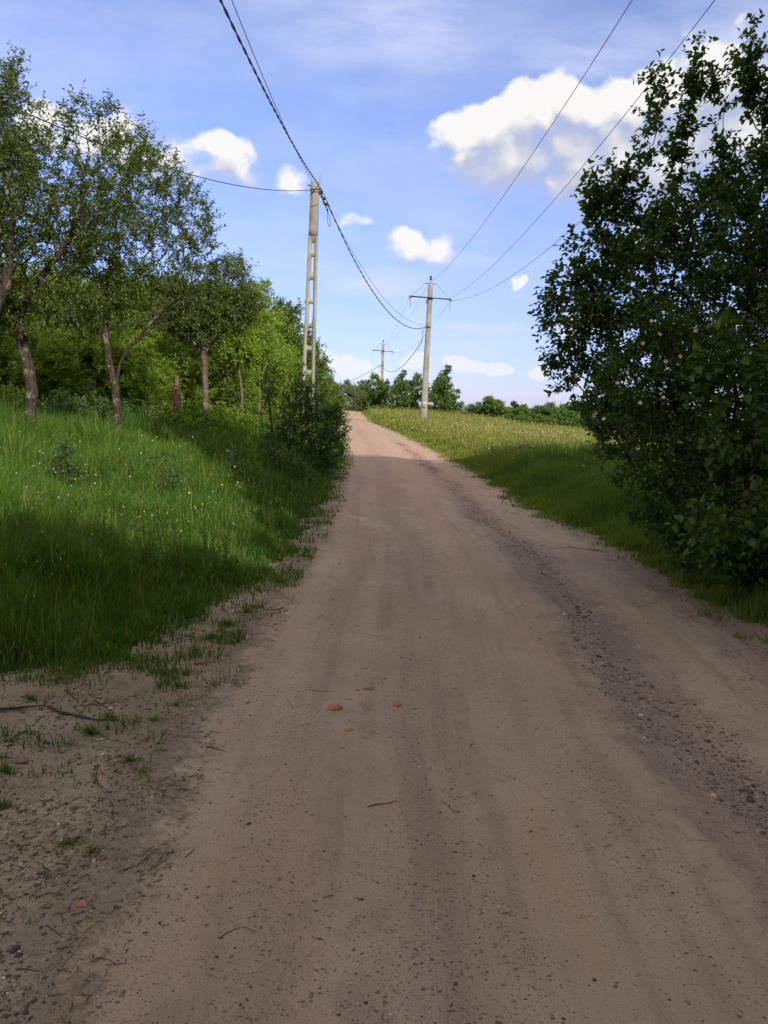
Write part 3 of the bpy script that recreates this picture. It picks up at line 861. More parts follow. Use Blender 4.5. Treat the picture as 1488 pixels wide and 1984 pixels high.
def skeleton(trunk, A, bf, rng, seg=.3, jit=.05, up=.0, limbs=()):
    """trunk: (k,3) polyline of start nodes. returns nodes, parent"""
    P = [np.array(p, float) for p in trunk]; par = [-1] + list(range(len(trunk) - 1))
    L = [0.0]
    for i in range(1, len(P)): L.append(L[-1] + np.linalg.norm(P[i] - P[i - 1]))
    for idx, pts in limbs:
        pr_ = idx
        for q in pts:
            q = np.array(q, float); L.append(L[pr_] + np.linalg.norm(q - P[pr_])); P.append(q); par.append(pr_); pr_ = len(P) - 1
    A = A.copy(); n = len(A); alive = np.ones(n, bool)
    best = np.full(n, 1e9); bn = np.zeros(n, int)
    def upd(j):
        nonlocal best, bn
        d = A - P[j]; dist = np.linalg.norm(d, axis=1)
        # growing downward costs more
        c = dist + bf * L[j] + up * np.clip(-d[:, 2], 0, None)
        m = c < best; best[m] = c[m]; bn[m] = j
    s0 = max(0, len(trunk) - 3) if len(trunk) > 3 else 0
    for j in range(s0, len(P)): upd(j)
    for _ in range(n):
        i = int(np.argmin(np.where(alive, best, 1e12))); alive[i] = False
        j = bn[i]; a = P[j]; b = A[i]; D = b - a; dist = np.linalg.norm(D)
        k = max(1, int(round(dist / seg)))
        prev = j
        for s in range(1, k + 1):
            t = s / k; q = a + D * t
            if s < k: q = q + rng.normal(0, jit * min(1, dist), 3) + np.array([0, 0, -up * .12 * dist * math.sin(math.pi * t)])
            P.append(q); par.append(prev); L.append(L[prev] + np.linalg.norm(q - P[prev])); prev = len(P) - 1
            upd(prev)
    return np.array(P), np.array(par)


def branch_mesh(name, P, par, R0, rmin, rng, exp=2.2, k_big=9, flare=1.25):
    n = len(P); tips = np.zeros(n); child = np.zeros(n, int)
    for i in range(n - 1, 0, -1):
        if child[i] == 0: tips[i] += 1
        tips[par[i]] += tips[i]; child[par[i]] += 1
    r = np.maximum(R0 * (tips / tips[0]) ** (1 / exp), rmin)
    main = np.full(n, -1)
    for i in range(1, n):
        p = par[i]
        if main[p] < 0 or tips[i] > tips[main[p]]: main[p] = i
    nd = np.zeros((n, 3))
    for i in range(1, n): nd[i] = P[i] - P[par[i]]
    nd = norm(nd); nd[0] = nd[main[0]]
    nda = nd.copy()
    for i in range(1, n):
        if main[i] >= 0: nda[i] = nd[i] + nd[main[i]]
    nda = norm(nda)
    r[0] *= flare
    ref = norm(np.array([.31, .17, .22]))
    def frame(d):
        u = np.cross(d, ref); m = np.linalg.norm(u, axis=1) < .2
        u[m] = np.cross(d[m], np.array([0, 1., .3])); u = norm(u); return u, np.cross(d, u)
    V = []; Q = []; off = 0
    for lo, hi, k in ((.035, 9, k_big), (.012, .035, 6), (0, .012, 3)):
        idx = np.array([i for i in range(1, n) if lo <= r[i] < hi])
        if not len(idx): continue
        p = par[idx]; ismain = main[p] == idx
        d0 = np.where(ismain[:, None], nda[p], nd[idx]); r0 = np.where(ismain, r[p], np.minimum(r[idx] * 1.15, r[p]))
        u0, w0 = frame(d0); u1, w1 = frame(nda[idx])
        a = np.arange(k) / k * 6.28318; c, s = np.cos(a)[None, :, None], np.sin(a)[None, :, None]
        lump0 = 1 + (0.10 * np.sin(3 * a)[None, :, None] if k > 6 else 0)
        A0 = P[p][:, None] + r0[:, None, None] * lump0 * (c * u0[:, None] + s * w0[:, None])
        A1 = P[idx][:, None] + r[idx][:, None, None] * lump0 * (c * u1[:, None] + s * w1[:, None])
        VV = np.concatenate([A0, A1], 1).reshape(-1, 3)
        base = (np.arange(len(idx)) * 2 * k)[:, None] + off; j = np.arange(k)[None]; j2 = (j + 1) % k
        Q.append(np.stack([base + j, base + j2, base + k + j2, base + k + j], -1).reshape(-1, 4))
        V.append(VV); off += len(VV)
    return V, Q, tips, nd, off


def leaves_geo(pos, dr, nrm, ln, wd, hi, rng, fold=.25):
    """pos base, dr leaf axis, nrm normal"""
    dr = norm(dr); side = norm(np.cross(dr, nrm)); nn = np.cross(side, dr)
    l = ln[:, None]; w = wd[:, None]
    n = len(pos); r = rng.uniform(0, 1, n)
    if hi:
        droop = -nn * l * .12
        V = np.stack([pos, pos + dr * l * .3 + side * w * .5 + nn * w * fold, pos + dr * l * .68 + side * w * .38 + nn * w * fold * .6 + droop * .5,
                      pos + dr * l + droop, pos + dr * l * .68 - side * w * .38 + nn * w * fold * .6 + droop * .5, pos + dr * l * .3 - side * w * .5 + nn * w * fold], 1)
        i = np.arange(n) * 6
        Q = np.concatenate([np.stack([i, i + 1, i + 2, i + 3], -1), np.stack([i, i + 3, i + 4, i + 5], -1)])
        return V.reshape(-1, 3), None, Q, np.repeat(r, 6)
    V = np.stack([pos, pos + dr * l * .45 + side * w * .5 + nn * w * fold, pos + dr * l, pos + dr * l * .45 - side * w * .5 + nn * w * fold], 1)
    i = np.arange(n) * 4
    T = np.concatenate([np.stack([i, i + 1, i + 2], -1), np.stack([i, i + 2, i + 3], -1)])
    return V.reshape(-1, 3), T, None, np.repeat(r, 4)


def plant(name, base, trunk, blobs, n, R0, rng, leafm, barkm, label, cat, group=None, bf=.35, leaf=(.05, .025), per=3, tl=(.12, .3), nl=7,
          hi=False, seg=.3, jit=.05, up=.2, rmin=.004, shell=0., tw_up=.25, exp=2.2, spread=.9, maxtips=2, trunkname='trunk', flare=1.25, limbs=()):
    """all coordinates local to base"""
    A = sample_blobs(blobs, n, rng, shell)
    A = A[A[:, 2] > .05]
    P, par = skeleton(trunk, A, bf, rng, seg, jit, up, limbs)
    V, Q, tips, nd, off = branch_mesh(name, P, par, R0, rmin, rng, exp, flare=flare)
    cand = np.where((tips <= maxtips) & (tips > 0))[0]; cand = cand[cand > len(trunk)]
    idx = np.repeat(cand, per); m = len(idx)
    d = norm(nd[idx] * .55 + norm(rng.normal(size=(m, 3))) * spread + np.array([0, 0, tw_up]))
    ln = rng.uniform(tl[0], tl[1], m)
    S = P[idx] - nd[idx] * rng.uniform(0, seg * .6, m)[:, None]
    E = S + d * ln[:, None]
    # twiglets: 3-sided
    u = norm(np.cross(d, np.array([.3, .2, .93]))); w = np.cross(d, u)
    a = np.arange(3) / 3 * 6.283; c, s = np.cos(a)[None, :, None], np.sin(a)[None, :, None]
    r1 = rmin * .7; r2 = rmin * .35
    ring = np.concatenate([S[:, None] + r1 * (c * u[:, None] + s * w[:, None]), E[:, None] + r2 * (c * u[:, None] + s * w[:, None])], 1)
    b = (np.arange(m) * 6)[:, None] + off; j = np.arange(3)[None]; j2 = (j + 1) % 3
    Q.append(np.stack([b + j, b + j2, b + 3 + j2, b + 3 + j], -1).reshape(-1, 4)); V.append(ring.reshape(-1, 3))
    bm = mesh_np(name + '_wood', np.vstack(V), None, np.vstack(Q), True)
    # leaves
    t = np.tile((np.arange(nl) + .6) / nl, m) + rng.uniform(-.06, .06, m * nl)
    ii = np.repeat(np.arange(m), nl)
    pos = S[ii] + d[ii] * (ln[ii] * t)[:, None]
    ang = np.tile(np.arange(nl) * 2.4, m) + rng.uniform(0, 6.28, m)[ii]
    perp = np.cos(ang)[:, None] * u[ii] + np.sin(ang)[:, None] * w[ii]
    ld = norm(d[ii] * .55 + perp * .8 + rng.normal(0, .25, (len(ii), 3)) + np.array([0, 0, -.12]))
    nr = norm(np.array([0, 0, 1.]) + rng.normal(0, .55, (len(ii), 3)))
    sz = rng.uniform(.65, 1.2, len(ii))
    LV, LT, LQ, lr = leaves_geo(pos, ld, nr, leaf[0] * sz, leaf[1] * sz, hi, rng)
    lm = mesh_np(name + '_leaves', LV, LT, LQ, False, {'rnd': lr})
    root = empty(name, base, label, cat, group)
    obj(trunkname, bm, barkm, root); obj('foliage', lm, leafm, root)
    return root


def copy_thing(root, loc, rz, sc, label=None, group=None):
    r = root.copy(); COL.objects.link(r); r.location = loc; r.rotation_euler = (0, 0, rz); r.scale = sc if isinstance(sc, tuple) else (sc, sc, sc)
    if label: r['label'] = label
    if group: r['group'] = group
    for ch in list(root.children):
        c = ch.copy(); COL.objects.link(c); c.parent = r
        for g in list(ch.children):
            e = g.copy(); COL.objects.link(e); e.parent = c
    return r


def pxblobs(base, lst, dep=.9):
    """list of (px,py,rx,ry,dist[,weight]) -> ellipsoids local to base"""
    out = []
    for b in lst:
        px, py, rx, ry, y = b[:5]
        c = at(px, py, y) - base; k = y / FPX
        w = b[5] if len(b) > 5 else 1
        rd = max(min(rx, ry) * k, min(max(rx, ry) * k * dep, 2.2)) if min(rx, ry) * k > .2 else min(rx, ry) * k * 1.2
        out.append((c.x, c.y, c.z, rx * k, rd, ry * k, w))
    return out


def pxpath(base, lst):
    return [tuple(at(px, py, y) - base) for px, py, y in lst]


def onground(x, y, dz=0): return Vector((x, y, Hs(x, y) + dz))


# ---- the three plum trees on the left bank
rng = np.random.default_rng(101)
Y1 = 13.5; c1 = at(60, 815, Y1); b1 = onground(c1.x, Y1, -.05)
plant('plum_tree', b1, [(0, 0, 0)] + pxpath(b1, [(58, 800, Y1), (62, 760, Y1), (54, 710, Y1), (40, 650, Y1), (34, 620, Y1), (60, 560, Y1 - .1), (110, 500, Y1 - .2), (150, 430, Y1 - .2)]),
      pxblobs(b1, [(30, 175, 42, 70, Y1), (5, 260, 90, 90, Y1), (90, 310, 90, 70, Y1), (20, 400, 130, 110, Y1), (150, 400, 110, 110, Y1), (60, 540, 140, 100, Y1),
                   (-110, 400, 160, 170, Y1), (230, 330, 70, 70, Y1), (170, 240, 60, 40, Y1), (285, 255, 25, 20, Y1, .6), (215, 215, 22, 28, Y1, .6), (-60, 240, 90, 90, Y1), (130, 590, 90, 50, Y1), (-40, 600, 90, 60, Y1)]),
      1000, .10, rng, M['leaf_orchard'], M['bark'], 'old plum tree at the far left with a thick lichen-patched leaning trunk', 'tree',
      limbs=[(5, pxpath(b1, [(5, 570, Y1), (-20, 510, Y1), (-30, 440, Y1 - .3), (-10, 350, Y1 - .3)])), (8, pxpath(b1, [(190, 370, Y1 - .3), (215, 310, Y1 - .3), (225, 260, Y1 - .3)])), (7, pxpath(b1, [(90, 420, Y1 + .3), (70, 330, Y1 + .3), (50, 240, Y1 + .3)]))],
      leaf=(.064, .032), per=5, nl=9, tl=(.12, .38), bf=.32, jit=.06, rmin=.004, exp=1.65, maxtips=3)

Y2 = 16.0; c2 = at(226, 800, Y2); b2 = onground(c2.x, Y2, -.05)
plant('plum_tree', b2, [(0, 0, 0)] + pxpath(b2, [(226, 790, Y2), (223, 748, Y2), (212, 705, Y2), (203, 650, Y2), (207, 600, Y2), (225, 550, Y2)]),
      pxblobs(b2, [(250, 430, 90, 90, Y2), (330, 430, 80, 70, Y2), (380, 480, 45, 60, Y2), (300, 360, 70, 60, Y2), (380, 380, 30, 35, Y2, .7), (200, 520, 110, 80, Y2), (300, 550, 100, 50, Y2),
                   (210, 590, 60, 30, Y2), (160, 450, 90, 90, Y2), (400, 420, 20, 30, Y2, .6), (250, 300, 60, 50, Y2), (330, 300, 20, 25, Y2, .4), (280, 625, 40, 25, Y2, .5), (150, 610, 60, 30, Y2, .6)]),
      860, .082, rng, M['leaf_orchard'], M['bark'], 'forked plum tree with two dark stems, second trunk from the left', 'tree',
      limbs=[(2, pxpath(b2, [(232, 705, Y2), (248, 675, Y2), (272, 655, Y2), (292, 640, Y2 - .2), (330, 600, Y2 - .3), (350, 560, Y2 - .4)])), (6, pxpath(b2, [(290, 515, Y2 - .4), (340, 505, Y2 - .5), (385, 495, Y2 - .5)])), (4, pxpath(b2, [(170, 620, Y2 - .2), (130, 590, Y2 - .3)]))],
      leaf=(.064, .032), per=5, nl=9, tl=(.12, .38), bf=.3, jit=.06, rmin=.004, exp=1.65, maxtips=3)

Y3 = 22.0; c3 = at(398, 780, Y3); b3 = onground(c3.x, Y3, -.05)
plant('plum_tree', b3, [(0, 0, 0)] + pxpath(b3, [(398, 775, Y3), (397, 740, Y3), (396, 705, Y3), (395, 685, Y3), (400, 660, Y3)]),
      pxblobs(b3, [(370, 590, 70, 60, Y3), (440, 560, 50, 55, Y3), (455, 515, 30, 25, Y3, .7), (430, 610, 60, 40, Y3), (340, 620, 50, 40, Y3), (400, 640, 60, 25, Y3), (480, 590, 30, 40, Y3)]),
      640, .085, rng, M['leaf_orchard'], M['bark_grey'], 'small plum tree with pale peeling trunk and fanned branches, between fork-trunked tree and lattice pole', 'tree',
      limbs=[(4, pxpath(b3, [(425, 650, Y3), (455, 615, Y3 - .2), (470, 570, Y3 - .3)])), (4, pxpath(b3, [(372, 660, Y3), (352, 640, Y3 - .2)])), (5, pxpath(b3, [(410, 610, Y3), (425, 560, Y3), (440, 520, Y3)])), (3, pxpath(b3, [(370, 700, Y3 - .2), (345, 690, Y3 - .4)]))],
      leaf=(.085, .042), per=5, nl=8, tl=(.14, .4), bf=.5, jit=.06, rmin=.005, exp=1.65, maxtips=3)

# ---- the overhanging neighbour beyond the left edge of the picture
c0 = at(-60, 830, 11.5); b0 = onground(c0.x, 11.5, -.05)
plant('plum_tree', b0, [(0, 0, 0)] + pxpath(b0, [(-70, 800, 11.5), (-60, 700, 11.5), (-20, 620, 11.5), (10, 550, 11.5), (20, 490, 11.5), (0, 440, 11.5)]),
      pxblobs(b0, [(-60, 330, 120, 120, 11.5), (-10, 420, 70, 80, 11.5), (-120, 480, 160, 100, 11.5), (0, 180, 30, 50, 11.5, .7), (10, 300, 50, 60, 11.5, .8)]),
      480, .085, rng, M['leaf_orchard'], M['bark'], 'plum tree with a curved dark limb entering at the left edge', 'tree',
      leaf=(.06, .028), per=5, nl=9, tl=(.12, .36), bf=.3, jit=.06, rmin=.004, exp=1.65, maxtips=3)

# ---- wild shrubs on the right
rng = np.random.default_rng(202)
D = 7.8
cb_ = at(1370, 1010, D); bb = onground(cb_.x, D, -.05)
plant('wild_cherry_bush', bb, [(0, 0, 0), (.02, 0, .15), (0, .03, .35)],
      pxblobs(bb, [(1340, 560, 190, 170, D), (1430, 430, 100, 130, D), (1210, 610, 110, 120, D), (1120, 620, 60, 90, D), (1250, 760, 120, 120, D - .2), (1400, 800, 170, 170, D - .3),
                   (1290, 440, 50, 100, D), (1150, 490, 32, 70, D), (1380, 960, 130, 90, D - .4), (1530, 500, 130, 260, D), (1085, 560, 26, 45, D, .6), (1078, 690, 24, 24, D, .7), (1105, 720, 40, 45, D),
                   (1175, 870, 40, 35, D - .3, .8), (1235, 930, 50, 40, D - .3, .8), (1200, 490, 40, 70, D), (1520, 900, 130, 160, D - .3), (1170, 780, 50, 60, D - .2)], .75)
      + pxblobs(bb, [(1343, 178, 13, 115, D, 3.2), (1378, 170, 10, 70, D, 1.6), (1455, 145, 15, 105, D, 3.4), (1478, 270, 18, 110, D, 1.8), (1265, 245, 12, 100, D, 3.4), (1308, 240, 8, 70, D, 1.6), (1322, 300, 16, 80, D, 1.6),
                     (1150, 385, 15, 55, D, 2), (1192, 380, 20, 75, D, 2), (1405, 290, 24, 110, D, 1.8), (1040, 530, 5, 18, D, .8), (1062, 600, 12, 50, D, 1.4), (1230, 380, 18, 90, D, 1.6), (1110, 500, 12, 50, D, 1.2),
                     (1545, 240, 25, 140, D, 1.5)]),
      1900, .045, rng, M['leaf_bush'], M['bark_twig'], 'big dark leafy bush right of the road with upright shoots against the cloud', 'bush',
      leaf=(.060, .036), per=4, nl=7, tl=(.10, .25), bf=.22, jit=.03, rmin=.003, hi=True, seg=.22, up=.35, exp=2.1, tw_up=.3, maxtips=3, trunkname='stems', flare=1)

# low limb of the bush reaching over the grass, part of a second, lower shrub behind
D2 = 8.8
c = at(1345, 1000, D2); b = onground(c.x, D2, -.05)
plant('wild_cherry_bush', b, [(0, 0, 0)] + pxpath(b, [(1330, 1000, D2), (1290, 960, D2 - .2), (1255, 915, D2 - .3)]),
      pxblobs(b, [(1220, 870, 60, 35, D2 - .4), (1180, 850, 40, 25, D2 - .4), (1300, 830, 90, 80, D2), (1400, 700, 120, 140, D2), (1260, 900, 50, 40, D2), (1480, 850, 120, 180, D2), (1420, 950, 90, 60, D2)]),
      520, .026, rng, M['leaf_bush'], M['bark_twig'], 'low dark limb leaning from the right bushes over the sunlit meadow edge', 'bush',
      leaf=(.06, .034), per=3, nl=6, tl=(.10, .26), bf=.3, jit=.04, rmin=.0035, hi=True, seg=.22, up=.2, exp=2.4, maxtips=3, trunkname='stems', flare=1)

# dog rose in front of it, with blossoms
D3 = 6.9
c = at(1330, 1080, D3); b = onground(c.x + .4, D3 + 1.0, -.05)
rose = plant('dog_rose', b, [(0, 0, 0), (0, 0, .12), (.02, 0, .3)],
      pxblobs(b, [(1260, 720, 90, 70, D3), (1340, 660, 90, 60, D3), (1200, 780, 70, 60, D3), (1290, 850, 100, 80, D3), (1390, 900, 100, 110, D3), (1280, 620, 60, 40, D3), (1390, 1020, 110, 60, D3), (1480, 800, 80, 200, D3 + .3)]),
      560, .013, rng, M['leaf_bush'], M['bark_twig'], 'arching dog rose with pale pink blossoms in the right bushes', 'bush',
      leaf=(.036, .022), per=4, nl=7, tl=(.10, .22), bf=.3, jit=.05, rmin=.003, hi=True, seg=.2, up=0, exp=2.4, maxtips=2, trunkname='stems', flare=1)


def blossom(parent, loc, s, rot, mat):
    g = Geo(); k = 5
    for i in range(k):
        a = i / k * 6.283; da = .55
        p0 = np.array([0, 0, 0]); r_ = lambda t, r, z: np.array([math.cos(a + t) * r, math.sin(a + t) * r, z])
        g.add([p0, r_(-da, s * .75, s * .2), r_(-da * .4, s, s * .3), r_(da * .4, s, s * .3), r_(da, s * .75, s * .2)], [(0, 1, 2), (0, 2, 3), (0, 3, 4)])
    o = g.build('blossom', mat, parent); o.location = loc; o.rotation_euler = rot; return o


for px, py in [(1278, 648), (1245, 665), (1318, 690), (1396, 697), (1196, 742), (1215, 722), (1240, 780), (1154, 800), (1170, 812), (1348, 640), (1290, 700), (1365, 720), (1150, 806), (1285, 770), (1262, 622)]:
    q = at(px, py, D3 - .55) - b
    blossom(rose, q, .017, (rad(75 + random.Random(px).uniform(-25, 25)), 0, rad(random.Random(py).uniform(-40, 40))), M['petal_pink'])

# lighter, broad-leaved saplings at the right edge
D4 = 5.9
for nm, bx, lst, lab, seed, lf in [
    ('hazel_bush', (1500, 1120), [(1400, 640, 40, 25, D4), (1440, 690, 80, 50, D4), (1360, 720, 40, 30, D4), (1440, 790, 100, 45, D4), (1390, 860, 45, 35, D4), (1510, 760, 40, 130, D4, .8)],
     'light green broad-leaved bush branch at the right edge, upper drooping sprays', 1, (.075, .06)),
    ('hazel_bush', (1440, 1160), [(1420, 1000, 90, 40, D4 - .3), (1360, 1010, 40, 25, D4 - .3), (1400, 1030, 50, 25, D4 - .3), (1490, 960, 60, 60, D4 - .2), (1330, 1000, 25, 18, D4 - .3)],
     'light green broad-leaved sapling hanging low above the bramble at the right', 2, (.075, .06))]:
    c = at(bx[0], bx[1], D4); b = onground(c.x + .45, D4 + 1.4, -.05)
    plant(nm, b, [(0, 0, 0), (0, 0, .2), (-.02, 0, .45)], pxblobs(b, lst, .6), 80 if seed == 1 else 45, .011, np.random.default_rng(300 + seed), M['leaf_hazel'], M['bark_twig'], lab, 'bush',
          leaf=lf, per=2, nl=5, tl=(.12, .28), bf=.4, jit=.04, rmin=.003, hi=True, seg=.2, up=0, exp=2.3, tw_up=-.15, maxtips=3, trunkname='stems', flare=1)

D5 = 6.3
c = at(1460, 1130, D5); b = onground(c.x, D5, -.03)
plant('bramble_bush', b, [(0, 0, 0), (0, 0, .08)], pxblobs(b, [(1450, 1060, 60, 50, D5), (1490, 1010, 50, 60, D5), (1420, 1095, 50, 35, D5), (1390, 1060, 35, 30, D5), (1520, 1080, 60, 80, D5)], .8),
      260, .010, np.random.default_rng(310), M['leaf_bush'], M['bark_twig'], 'dark low bramble with rounded leaves at the lower right edge', 'bush',
      leaf=(.042, .036), per=3, nl=6, tl=(.08, .2), bf=.4, jit=.04, rmin=.0025, hi=True, seg=.15, up=0, exp=2.4, maxtips=3, trunkname='stems', flare=1)

for bx, dd, lst, nn, lab, sd_ in [((1380, 1085), 7.3, [(1330, 1045, 50, 35, 7.3), (1390, 1050, 60, 45, 7.2), (1440, 1060, 60, 50, 7.1), (1290, 1020, 45, 30, 7.5), (1250, 1000, 30, 20, 7.8), (1340, 1085, 40, 22, 6.9), (1420, 1105, 45, 24, 6.7), (1500, 1060, 60, 60, 7)], 330, 'low dark undergrowth hiding the foot of the big right bush', 1),
                               ((1500, 1150), 6.3, [(1500, 1110, 55, 40, 6.3), (1450, 1125, 40, 22, 6.3), (1560, 1120, 60, 70, 6.3)], 150, 'low leafy growth at the right edge just above the road verge', 2)]:
    c = at(bx[0], bx[1], dd); b = onground(c.x, dd, -.03)
    plant('bramble_bush', b, [(0, 0, 0), (0, 0, .06)], pxblobs(b, lst, .8), nn, .010, np.random.default_rng(320 + sd_), M['leaf_bush'], M['bark_twig'], lab, 'bush',
          leaf=(.045, .032), per=4, nl=6, tl=(.08, .2), bf=.4, jit=.04, rmin=.0025, hi=True, seg=.15, up=0, exp=2.4, maxtips=3, trunkname='stems', flare=1)

# ---- roadside bush on the left of the road
rng = np.random.default_rng(404)
D6 = 17.0
c = at(605, 905, D6); b = onground(c.x, D6, -.05)
plant('roadside_shrub', b, [(0, 0, 0), (0, 0, .1), (.0, 0, .25)],
      pxblobs(b, [(600, 830, 55, 55, D6), (570, 790, 35, 50, D6), (640, 840, 35, 50, D6), (610, 780, 35, 45, D6), (545, 870, 45, 40, D6), (590, 895, 60, 40, D6), (650, 800, 22, 25, D6, .7), (577, 745, 8, 40, D6, 1.2), (590, 750, 8, 30, D6, 1.2), (640, 890, 25, 30, D6), (560, 840, 45, 40, D6), (620, 870, 50, 45, D6)]),
      760, .03, rng, M['leaf_road'], M['bark_twig'], 'dense dark green shrub at the left road edge below the lattice pole', 'bush',
      leaf=(.062, .036), per=3, nl=6, tl=(.10, .25), bf=.25, jit=.05, rmin=.004, seg=.2, up=.2, exp=2.4, trunkname='stems', flare=1)
c = at(545, 950, 14.5); b = onground(c.x, 14.5, -.05)
plant('roadside_shrub', b, [(0, 0, 0), (0, 0, .1)], pxblobs(b, [(545, 900, 40, 40, 14.5), (530, 920, 35, 40, 14.5), (580, 920, 30, 30, 14.5), (510, 890, 25, 20, 14.5, .6)]),
      230, .025, rng, M['leaf_road'], M['bark_twig'], 'lower shrub in front of the dense roadside shrub, left of the road', 'bush',
      leaf=(.055, .035), per=3, nl=6, tl=(.08, .22), bf=.3, jit=.05, rmin=.003, seg=.2, up=.1, exp=2.4, trunkname='stems', flare=1)
c = at(527, 855, 16); b = onground(c.x, 16, -.05)
plant('sapling', b, [(0, 0, 0)] + pxpath(b, [(527, 835, 16), (524, 800, 16), (520, 770, 16), (522, 745, 16)]), pxblobs(b, [(520, 745, 18, 30, 16), (500, 800, 24, 8, 16), (540, 790, 14, 12, 16), (524, 770, 16, 16, 16)]),
      34, .022, rng, M['leaf_road'], M['bark_twig'], 'thin dark sapling with few leaves standing left of the dense roadside shrub', 'tree',
      leaf=(.07, .04), per=2, nl=4, tl=(.1, .2), bf=.5, jit=.03, rmin=.004, seg=.2, up=.1, trunkname='trunk', flare=1)
for px, py, dd, lab, nn, mt in [(485, 935, 12.2, 'small sapling with bright yellow-green leaves in the left grass', 26, 'leaf_bright'), (450, 955, 11.6, 'knee-high dark sprig beside the bright-leaved sapling', 26, 'leaf_road'),
                            (320, 965, 9.4, 'small dark weed standing in the middle of the left grass', 16, 'leaf_road'), (125, 945, 9.0, 'dark bushy weed standing in the sunlit grass below the far left tree', 50, 'leaf_road')]:
    c = at(px, py, dd); b = onground(c.x, dd, 0)
    plant('wild_plant', b, [(0, 0, 0), (0, 0, .15), (0, .01, .3)], [(0, 0, .62, .16, .16, .22), (.1, 0, .42, .12, .12, .12)], nn, .008, rng, M[mt], M['bark_twig'], lab, 'plant',
          leaf=(.05, .03), per=2, nl=5, tl=(.06, .14), bf=.3, jit=.02, rmin=.0025, seg=.12, up=0, trunkname='stem', flare=1)

# ---- woodland behind the orchard trees: four kinds, copied
rng = np.random.default_rng(505)
KIND = []
for i, (hh, ww, mt) in enumerate([(8, 3.2, 'leaf_forest'), (7, 3.4, 'leaf_forest'), (9, 3.0, 'leaf_forest'), (6.5, 3.2, 'leaf_orchard')]):
    bl = []
    for q in range(16):
        t = .10 + .80 * q / 15; a = rng.uniform(0, 6.28); rr = ww * math.sqrt(max(.08, 1 - ((t - .48) / .52) ** 2))
        bl.append((math.cos(a) * rr * .55, math.sin(a) * rr * .55, hh * (.10 + .85 * t), rr * .55, rr * .55, hh * .13))
    bl.append((0, 0, hh * .92, .8, .8, hh * .10))
    KIND.append((plant('woodland_tree', Vector((0, 0, 0)), [(0, 0, 0), (.02, 0, hh * .08), (.05, .03, hh * .16), (.02, 0, hh * .26)], bl, 680, .13, rng, M[mt], M['bark_grey'],
                       'yellow-green leafy tree in the dense woodland behind the plum trees', 'tree', 'woodland trees behind the orchard',
                       leaf=(.15, .09), per=5, nl=7, tl=(.2, .55), bf=.35, jit=.1, rmin=.007, seg=.5, exp=1.7, maxtips=3), hh, i))
used = set()
ORD = ['first', 'second', 'third', 'fourth', 'fifth', 'sixth', 'seventh', 'eighth', 'ninth', 'tenth', 'eleventh', 'twelfth', 'thirteenth', 'fourteenth', 'fifteenth', 'sixteenth']


def place_labels(items, kind, zones):
    """items: (px, distance); zones: (px limit, words) -> one label each"""
    z = [next(w for lim, w in zones if px < lim) for px, _ in items]; out = []
    for k, (px, dd) in enumerate(items):
        row = sorted(i for i in range(len(items)) if z[i] == z[k]); row.sort(key=lambda i: items[i][0])
        n = row.index(k); pos = 'the only one' if len(row) == 1 else ORD[n] + ' from the left'
        out.append(f'{kind} {z[k]}, {pos}')
    return out


ZW = [(0, 'beyond the left picture edge'), (140, 'behind the far left plum tree'), (320, 'behind the fork-trunked plum tree'), (450, 'behind the fanned plum tree'), (545, 'between fanned plum tree and lattice pole'), (9999, 'behind the lattice pole')]
ZU = [(140, 'under the far left plum tree'), (320, 'under the fork-trunked plum tree'), (470, 'under the fanned plum tree'), (560, 'left of the roadside shrub'), (9999, 'beside the lattice pole foot')]
ZH = [(9999, 'along the far right meadow edge')]


def place(kinds, k, loc, rz, sc, label=None, group=None):
    r, hh, i = kinds[k]
    key = (id(kinds), k)
    if key not in used:
        used.add(key); r.location = loc; r.rotation_euler = (0, 0, rz); r.scale = (sc[0], sc[0], sc[1]) if isinstance(sc, tuple) else (sc,) * 3
        if label: r['label'] = label
        if group: r['group'] = group
        return r
    return copy_thing(r, loc, rz, (sc[0], sc[0], sc[1]) if isinstance(sc, tuple) else sc, label, group)


pr = random.Random(9)
WOOD = [(-180, 430, 24), (-80, 470, 26), (20, 480, 26), (90, 520, 28), (165, 520, 27), (235, 505, 30), (300, 530, 29), (345, 525, 33), (400, 535, 36), (440, 540, 38), (478, 528, 40),
        (510, 560, 42), (535, 590, 44), (556, 640, 46), (578, 690, 50), (-150, 500, 34), (-40, 520, 36), (60, 500, 38), (130, 530, 37), (200, 540, 40), (270, 540, 42),
        (500, 610, 34), (530, 660, 37), (555, 700, 40), (455, 600, 31), (-260, 480, 30), (330, 590, 26), (590, 720, 56), (150, 590, 22.5), (30, 600, 21)]
WL = place_labels([(w[0], w[2]) for w in WOOD], 'leafy woodland tree', ZW)
for n_, (px, top, dd) in enumerate(WOOD):
    k = n_ % 4 if n_ not in (26, 28, 29) else 3
    tz = at(px, top, dd).z; x = at(px, 760, dd).x
    L_ = float(np.interp(dd, *EL)); x = min(x, L_ - 1.6)
    loc = onground(x, dd, -.1); s = (tz - loc.z) / (KIND[k][1] * 1.03)
    place(KIND, k, loc, pr.uniform(0, 6.28), (max(s * pr.uniform(.9, 1.15), .75), s), WL[n_])

